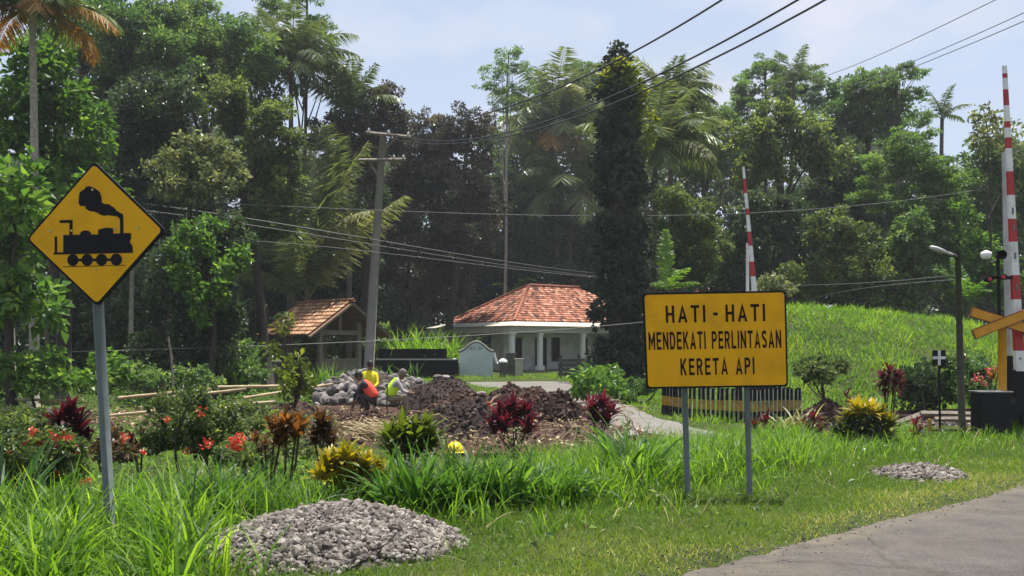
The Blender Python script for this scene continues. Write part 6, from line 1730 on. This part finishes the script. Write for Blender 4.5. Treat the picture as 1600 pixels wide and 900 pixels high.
flower_bush('small red flowered bush in front of the dull orange croton', 372, 8.0, [(368, 704, 22, 18), (385, 716, 18, 14), (352, 712, 18, 14)], [(372, 686, 1.5), (366, 692, 1.2), (374, 702, .8), (322, 695, .9)], var0=.05)
flower_bush('scraggy bush with brownish leaves and red buds right of the round bush', 345, 10.5, [(352, 650, 26, 22), (362, 672, 24, 20), (340, 668, 22, 18)], [(344, 644, .8)], mat='olive', var0=-.05)
flower_bush('pink flowered bush behind the street lamp post', 1505, 18.0, [(1490, 570, 26, 24), (1525, 580, 30, 26), (1500, 610, 36, 24), (1535, 612, 26, 22)], [(1527, 592, 1.8), (1545, 580, 1), (1510, 565, .8), (1538, 600, .9)], mat='mid', lsc=.5, fm='pink', fr=.05, var0=-.08)
tree('bush', 'russet leaved low shrub between the dark ti plant and the sign pole', 9.6, 180, [(175, 690, 24, 20), (160, 706, 22, 16), (195, 708, 20, 16)], 'rust', .02, cat='bush', lsc=.36, nl=4)
tree('bush', 'russet twiggy shrub behind the small red flowered bush', 10.2, 340, [(335, 690, 22, 20), (352, 700, 20, 16), (320, 704, 18, 14)], 'rust', .02, cat='bush', lsc=.34, nl=4)
tree('bush', 'low olive shrub at the left edge behind the red flowers', 11.5, 25, [(20, 655, 34, 18), (55, 650, 24, 14), (0, 672, 30, 18)], 'olive', .02, cat='bush', lsc=.38, nl=4, var0=-.1)
tree('bush', 'low mixed green shrub behind the bronze croton stems', 11.0, 470, [(450, 700, 26, 12), (490, 706, 24, 10), (425, 712, 18, 10)], 'olive', .015, cat='bush', lsc=.3, nl=3, var0=.05)
tree('bush', 'low leafy shrub between the round bush and the bamboo poles', 13.5, 395, [(385, 640, 24, 14), (415, 650, 22, 14), (400, 662, 26, 12)], 'olive', .02, cat='bush', lsc=.4, nl=4)
tree('bush', 'glossy green shrub beside the path, left of the board', 25.5, 940, [(925, 592, 26, 18), (955, 588, 26, 18), (940, 608, 36, 18), (915, 610, 22, 14), (968, 606, 18, 14)], 'bright', .04, cat='bush', lsc=.62, var0=.0)
tree('bush', 'low dark leafed ground bush at the foot of the creeper column', 26, 1000, [(1000, 608, 22, 12), (1020, 600, 20, 12), (985, 618, 14, 8)], 'mid', .03, cat='bush', lsc=.6)
tree('bush', 'dark rounded fine leaved bush beside the white cross marker', 17.5, 1438, [(1438, 606, 34, 30), (1438, 625, 36, 22), (1425, 595, 22, 18), (1452, 596, 22, 18)], 'dark', .03, cat='bush', lsc=.42, var0=-.05, droop=-.4, shell=.6)
tree('topiary_shrub', 'topiary shrub with flat wide crown on a bare trunk', 17.2, 1282, [(1262, 580, 20, 15), (1284, 572, 24, 13), (1306, 574, 20, 14), (1282, 588, 28, 13)], 'olive', .055, cat='shrub', lsc=.6, var0=-.15, nl=7, bark=BARKD, top=(1284, 596), zbase=.05, bend=.08)
heads_plant('weed_plant', 'pale green weed in front of the middle burgundy ti plant', 'garden plant', 803, 12.8, [(798, 690), (806, 674), (800, 706), (810, 700), (794, 712), (806, 716)], 'pale', .085, .03, 26, var=.4)
heads_plant('garden_plant', 'purplish leaved plant between sign pole and round bush', 'garden plant', 215, 10.5, [(205, 690), (222, 680), (212, 702)], 'ti', .15, .04, 20, var=.15)

# ------------------------------------------------------------------ grasses
def strap_clump(label, px, Y, w, L, n, var=.45, W=.03, bend=(.3, 1.5)):
    x = X(px, Y); z = hz(x, Y)
    mb = MB()
    a = R.uniform(0, 6.28, n); r = R.random(n) ** .6 * w
    pos = np.stack([x + r * np.cos(a), Y + r * np.sin(a) * .8, np.full(n, z - .03)], -1)
    n2 = R.uniform(.8, 1.15); var = var + R.normal(0, .08)
    mb.blades(pos, a + R.normal(0, .8, n), R.uniform(.02, .8, n) * (.3 + r / w), R.uniform(*bend, n), L * n2 * R.uniform(.4, 1.2, n), W * R.uniform(.7, 1.2, n), np.clip(R.normal(var, .2, n), 0, 1), k=7, prof='strap', twist=.5)
    return tag(mb.build('strap_leaf_clump', LM['strap'], origin=(x, Y, z)), label, 'garden plant', 'strap leaved clumps along the verge')
strap_clump('dense green strap leaved clump left behind the front gravel heap', 345, 7.35, .26, .55, 190)
strap_clump('green strap leaved clump between sign pole and gravel heap', 285, 7.2, .24, .55, 150)
strap_clump('dark green strap leaved clump just right behind the front gravel heap', 645, 7.3, .28, .62, 220, .35)
strap_clump('strap leaved clump second right from the gravel heap', 722, 7.5, .28, .60, 200, .45)
strap_clump('strap leaved clump below the middle burgundy ti plant', 795, 7.6, .28, .55, 190, .5)
strap_clump('loose arching strap leaved clump in the middle of the verge', 865, 7.8, .28, .55, 160, .55, bend=(.6, 2.0))
strap_clump('tall strap leaved clump with pale arching blades left of the board posts', 985, 9.0, .3, .85, 150, .6, bend=(.5, 1.8))
strap_clump('dark strap leaved clump at the far left frame edge', 0, 6.2, .22, .75, 120, .3)

def view_ok(x, y, m=60):
    px = 800 + x / y * F; py = 540 + (EYE - H(x, y)) / y * F
    return (px > -m) & (px < 1600 + m) & (py < 940 + m)

def scatter(n, s0, s1, d0, d1):
    s, d = R.uniform(s0, s1, n), R.uniform(d0, d1, n)
    p = R0 + s[:, None] * RD + d[:, None] * RN
    ok = (p[:, 1] > 3.8); p, d, s = p[ok], d[ok], s[ok]
    ok = view_ok(p[:, 0], p[:, 1]); return p[ok, 0], p[ok, 1], d[ok]

def in_gravel(x, y):
    a = np.hypot((x - X(515, 6.1)) / .84, (y - 6.15) / .78) < 1
    b = np.hypot((x - X(1432, 9.4)) / .46, (y - 9.35) / .46) < 1
    return a | b

def lawn():
    mb = MB()
    x, y, d = scatter(170000, -6, 11, -.06, 5.0)
    pn = np.sin(x * 2.3 + y * 1.1) * np.sin(y * 2.9 - x * .7)
    ok = (R.random(len(x)) < np.clip(.35 + .7 * sm(0, .5, d) + .2 * pn, 0, 1)) & ~in_gravel(x, y)
    x, y, d, pn = x[ok], y[ok], d[ok], pn[ok]; n = len(x)
    dry = np.clip(.86 - .62 * sm(.0, 1.3, d + .4 * pn), 0, 1)
    var = np.clip(dry * R.uniform(.5, 1.25, n) + R.normal(0, .1, n), 0.02, 1)
    L = R.uniform(.035, .085, n) * (1 + .6 * sm(1.0, 2.4, d)) * (.65 + .35 * sm(0, .5, d))
    mb.blades(np.stack([x, y, H(x, y) - .004], -1), R.uniform(0, 6.28, n), R.uniform(.1, .9, n), R.uniform(.1, 1.0, n), L, R.uniform(.004, .009, n), var, k=2)
    tag(mb.build('lawn_grass', LM['lawn']), kind='stuff', label='short yellowing grass of the road verge', cat='grass')
lawn()

def tall_grass():
    mb = MB()
    def put(x, y, L0, L1, W0, W1, v, dens=None, bend=(.3, 1.6)):
        n = len(x)
        mb.blades(np.stack([x, y, H(x, y) - .02], -1), R.uniform(0, 6.28, n), R.uniform(.02, .5, n), R.uniform(*bend, n), R.uniform(L0, L1, n), R.uniform(W0, W1, n), np.clip(R.normal(v, .27, n), 0, 1), k=5)
    # verge strip from the left to the barrier
    x, y, d = scatter(60000, -9, 13, 1.1, 5.2)
    px = 800 + x / y * F
    pn = np.sin(x * 3.1 + 1) * np.sin(y * 2.3) + .5 * np.sin(x * 7 + y * 5)
    w = sm(1.2, 2.6, d + .4 * pn) * (1 - sm(4.0, 5.2, d)) * np.where(px > 830, 1.0, .35)
    w = np.where((px > 300) & (px < 600) & (d < 3.4), w * .1, w)
    w = np.where(px > 1260, w * .8 * (1 - sm(3.2, 3.9, d)), w)
    w = np.where((px > 1430) & (d > 2.2), 0, w)
    ok = (R.random(len(x)) < w) & ~in_gravel(x, y); x, y, px, d = x[ok], y[ok], px[ok], d[ok]
    edge = d < 2.0; put(x[edge], y[edge], .07, .24, .006, .015, .55); x, y, px = x[~edge], y[~edge], px[~edge]
    far = px > 1260
    put(x[~far], y[~far], .16, .52, .008, .022, .5); put(x[far], y[far], .10, .34, .007, .016, .55)
    # deep grass around the locomotive sign, nearest the camera
    n = 6500
    x, y = R.uniform(-4.2, -1.2, n), R.uniform(4.3, 7.6, n); px = 800 + x / y * F
    top = np.interp(px, [-80, 150, 250, 320, 370, 420], [1, 1, .8, .35, .08, 0])
    ok = (R.random(n) < top) & view_ok(x, y) & ~in_gravel(x, y) & (y < 6.9)
    px = 800 + x / y * F
    front = (px > 128) & (px < 232) & (y < 6.45)
    x0_, y0_ = x[ok & front], y[ok & front]; put(x0_, y0_, .08, .26, .008, .02, .55)
    ok &= ~front; x, y = x[ok], y[ok]
    put(x, y, .2, .72, .011, .032, .5, bend=(.2, 2.1))
    # behind the sign up to the flowering bush
    n = 4000
    x, y = R.uniform(-6, -1.2, n), R.uniform(6.8, 9.2, n); ok = view_ok(x, y); x, y = x[ok], y[ok]
    put(x, y, .2, .5, .008, .018, .42)
    # scattered weeds between garden and worksite
    n = 9000
    x, y = R.uniform(-7, 3.5, n), R.uniform(8.6, 14.2, n); px = 800 + x / y * F
    pn = np.sin(x * 2.1 + 2) * np.sin(y * 1.9)
    ok = view_ok(x, y) & (R.random(n) < .55 + .5 * pn) & (y < 13.0 + .8 * pn); x, y = x[ok], y[ok]
    put(x, y, .08, .26, .008, .016, .62)
    tag(mb.build('tall_grass', LM['grass']), kind='stuff', label='long bright green grass along the verge and round the signs', cat='grass')
tall_grass()

def dry_grass():
    mb = MB(); n = 2600
    x, y = R.uniform(-5, 9, n), R.uniform(4.6, 13.5, n); d = road_d(x, y)
    ok = view_ok(x, y) & (d > .9) & (d < 7) & ~in_gravel(x, y); x, y = x[ok], y[ok]; n = len(x)
    mb.blades(np.stack([x, y, H(x, y) - .01], -1), R.uniform(0, 6.28, n), R.uniform(.1, 1.1, n), R.uniform(.3, 2.2, n), R.uniform(.08, .34, n), R.uniform(.004, .010, n), np.clip(R.normal(.35, .25, n), 0, 1), k=5)
    tag(mb.build('dry_grass', LM['straw']), kind='stuff', label='dead straw coloured blades mixed into the green verge grass', cat='grass')
    mb = MB(); n = 5200
    x, y = R.uniform(-6, 9, n), R.uniform(5, 13.5, n); d = road_d(x, y)
    pn = np.sin(x * 2.7 + 1) * np.sin(y * 2.2 + 2)
    ok = view_ok(x, y) & (d > .5) & (d < 6) & (R.random(n) < .25 + .6 * pn) & ~in_gravel(x, y); x, y = x[ok], y[ok]; n = len(x)
    dd = rnd_dirs(n); dd[:, 2] = np.abs(dd[:, 2]) * .5; nr = rnd_dirs(n) * .6; nr[:, 2] += .8
    mb.leaves(np.stack([x, y, H(x, y) + R.random(n) ** 1.5 * .22], -1), dd, nr, R.uniform(.03, .10, n), R.uniform(.02, .05, n), np.clip(R.normal(.5, .25, n), 0, 1))
    tag(mb.build('verge_weeds', LM['mid']), kind='stuff', label='small broad leaved weeds growing through the verge grass', cat='weeds')
dry_grass()

def hill_grass():
    mb = MB(); n = 60000
    x, y = R.uniform(4.2, 22, n), 19.2 + 17 * R.random(n)
    ok = view_ok(x, y) & (path_dist(x, y) > .1) & ~((x / y * F + 800 > 1370) & (y < 20)) & (np.hypot((x - X(1284, 17.2)) / 1, (y - 17.2) / .8) > 1)
    x, y = x[ok], y[ok]; n = len(x)
    pn = np.sin(x * 1.7 + y * .6) * np.sin(y * 1.3 - x * .5) + .6 * np.sin(x * 3.9) * np.sin(y * 3.1 + 1)
    mb.blades(np.stack([x, y, H(x, y) - .03], -1), R.uniform(0, 6.28, n), R.uniform(.05, .8, n), R.uniform(.2, 1.4, n), R.uniform(.12, .34, n) * (1 + .3 * pn), R.uniform(.018, .035, n), np.clip(.46 + .24 * pn + R.normal(0, .2, n), 0, 1), k=3)
    tag(mb.build('hill_grass', LM['hill']), kind='stuff', label='bright green grass covering the slope beyond the barriers', cat='grass')
    mb = MB(); n = 26000
    x, y = R.uniform(-5.5, 6.5, n), 14.5 + 31 * R.random(n) ** 1.1
    px = 800 + x / y * F
    soil = np.hypot((x + .25) / 3.95, (y - 17.6) / 4.3) < R.uniform(.95, 1.15, n)
    hb = (y > 23.5) & ((px < 640) & (y < 40)) 
    ok = view_ok(x, y) & (path_dist(x, y) > .05) & ~soil & ~hb & ~((px > 1370) & (y < 20)) & ~((px > 480) & (px < 760) & (y < 27.5))
    x, y = x[ok], y[ok]; n = len(x); pn = np.sin(x * 2.1) * np.sin(y * 1.7)
    mb.blades(np.stack([x, y, H(x, y) - .02], -1), R.uniform(0, 6.28, n), R.uniform(.1, .8, n), R.uniform(.2, 1.2, n), R.uniform(.08, .26, n) * (1 + .4 * pn), R.uniform(.014, .03, n), np.clip(.5 + .2 * pn + R.normal(0, .18, n), 0, 1), k=2)
    # patch before the workers, and left ground cover
    n = 9000
    x, y = R.uniform(-13, -2.5, n), R.uniform(10, 21, n)
    pn = np.sin(x * 1.9 + 1) * np.sin(y * 2.2)
    ok = view_ok(x, y) & (R.random(n) < .25 + .6 * pn) & (np.hypot((x + 3.0) / 3.0, (y - 22.8) / 3.4) > 1); x, y = x[ok], y[ok]; n = len(x)
    mb.blades(np.stack([x, y, H(x, y) - .02], -1), R.uniform(0, 6.28, n), R.uniform(.1, .9, n), R.uniform(.2, 1.2, n), R.uniform(.08, .22, n), R.uniform(.012, .024, n), np.clip(R.normal(.55, .2, n), 0, 1), k=2)
    tag(mb.build('ground_grass', LM['hill']), kind='stuff', label='patchy green grass by the path and before the house', cat='grass')
hill_grass()

def ground_cover():
    mb = MB(); n = 30000
    x, y = R.uniform(-18, -1.5, n), R.uniform(8.5, 31, n)
    pn = np.sin(x * 1.3 + 1) * np.sin(y * 1.1 + .5) + .6 * np.sin(x * 3.1) * np.sin(y * 2.7)
    soil = np.hypot((x + .25) / 3.95, (y - 17.6) / 4.3) < 1.0
    dig = ((y > 17) & (y < 22.5) & (R.random(n) < .75)) | (np.hypot((x + 3.0) / 3.0, (y - 22.8) / 3.4) < 1)
    ok = view_ok(x, y) & (R.random(n) < .45 + .6 * pn) & ~soil & ~dig; x, y, pn = x[ok], y[ok], pn[ok]; n = len(x)
    d = rnd_dirs(n); d[:, 2] = np.abs(d[:, 2]) * .6
    hh = R.random(n) ** 1.6 * .34 * np.clip(.5 + .6 * pn, .15, 1)
    nr = rnd_dirs(n) * .7; nr[:, 2] += .8
    mb.leaves(np.stack([x, y, H(x, y) + hh], -1), d, nr, R.uniform(.05, .15, n), R.uniform(.03, .08, n), np.clip(R.normal(.5, .25, n), 0, 1))
    tag(mb.build('ground_cover', LM['bright']), kind='stuff', label='low leafy ground cover under the trees and round the flower beds', cat='ground cover')
    n = 700
    s_ = R.uniform(-3, 9, n); d = R.normal(-.02, .13, n)
    p = R0 + s_[:, None] * RD + d[:, None] * RN
    mb = MB(); mb.stones(np.concatenate([p, np.full((n, 1), .014)], 1), R.uniform(.006, .02, n), np.clip(R.normal(.3, .25, n), 0, 1))
    tag(mb.build('road_grit', GRAVEL), kind='stuff', label='loose grit and pebbles along the broken road edge', cat='grit')
ground_cover()

def straw_heap():
    Y = 15.5; x = X(590, Y); z = hz(x, Y)
    mb = MB()
    for k in range(120):
        c = P(R.uniform(545, 625), R.uniform(655, 685), Y + R.uniform(-.5, .5)); c[2] = z + R.uniform(.03, .25)
        a = -.5 + R.normal(0, .25); L = R.uniform(.3, .75)
        d = np.array((math.cos(a) * .8, -.35, math.sin(a) * .45)) * L / 2
        mb.tube([c - d, c + (0, 0, .03), c + d], .008, 4, var=R.random())
    tag(mb.build('straw_pile', LM['straw'], origin=(x, Y, z)), 'pile of dry straw stalks lying in front of the workers', 'straw', kind='stuff')
straw_heap()

# ------------------------------------------------------------------ the humid air
def haze():
    hm = bpy.data.materials.new('haze'); hm.use_nodes = True
    t = hm.node_tree; t.nodes.clear()
    o = t.nodes.new('ShaderNodeOutputMaterial'); v = t.nodes.new('ShaderNodeVolumePrincipled')
    v.inputs['Color'].default_value = (0.88, 0.92, 1.0, 1); v.inputs['Density'].default_value = HAZE
    v.inputs['Anisotropy'].default_value = 0.3
    t.links.new(v.outputs['Volume'], o.inputs['Volume'])
    tag(MB().box((0, 45, 11.5), (260, 220, 28)).build('haze', hm), kind='stuff', label='thin pale humid haze in the air', cat='haze')
HAZE = 0.0006
haze()
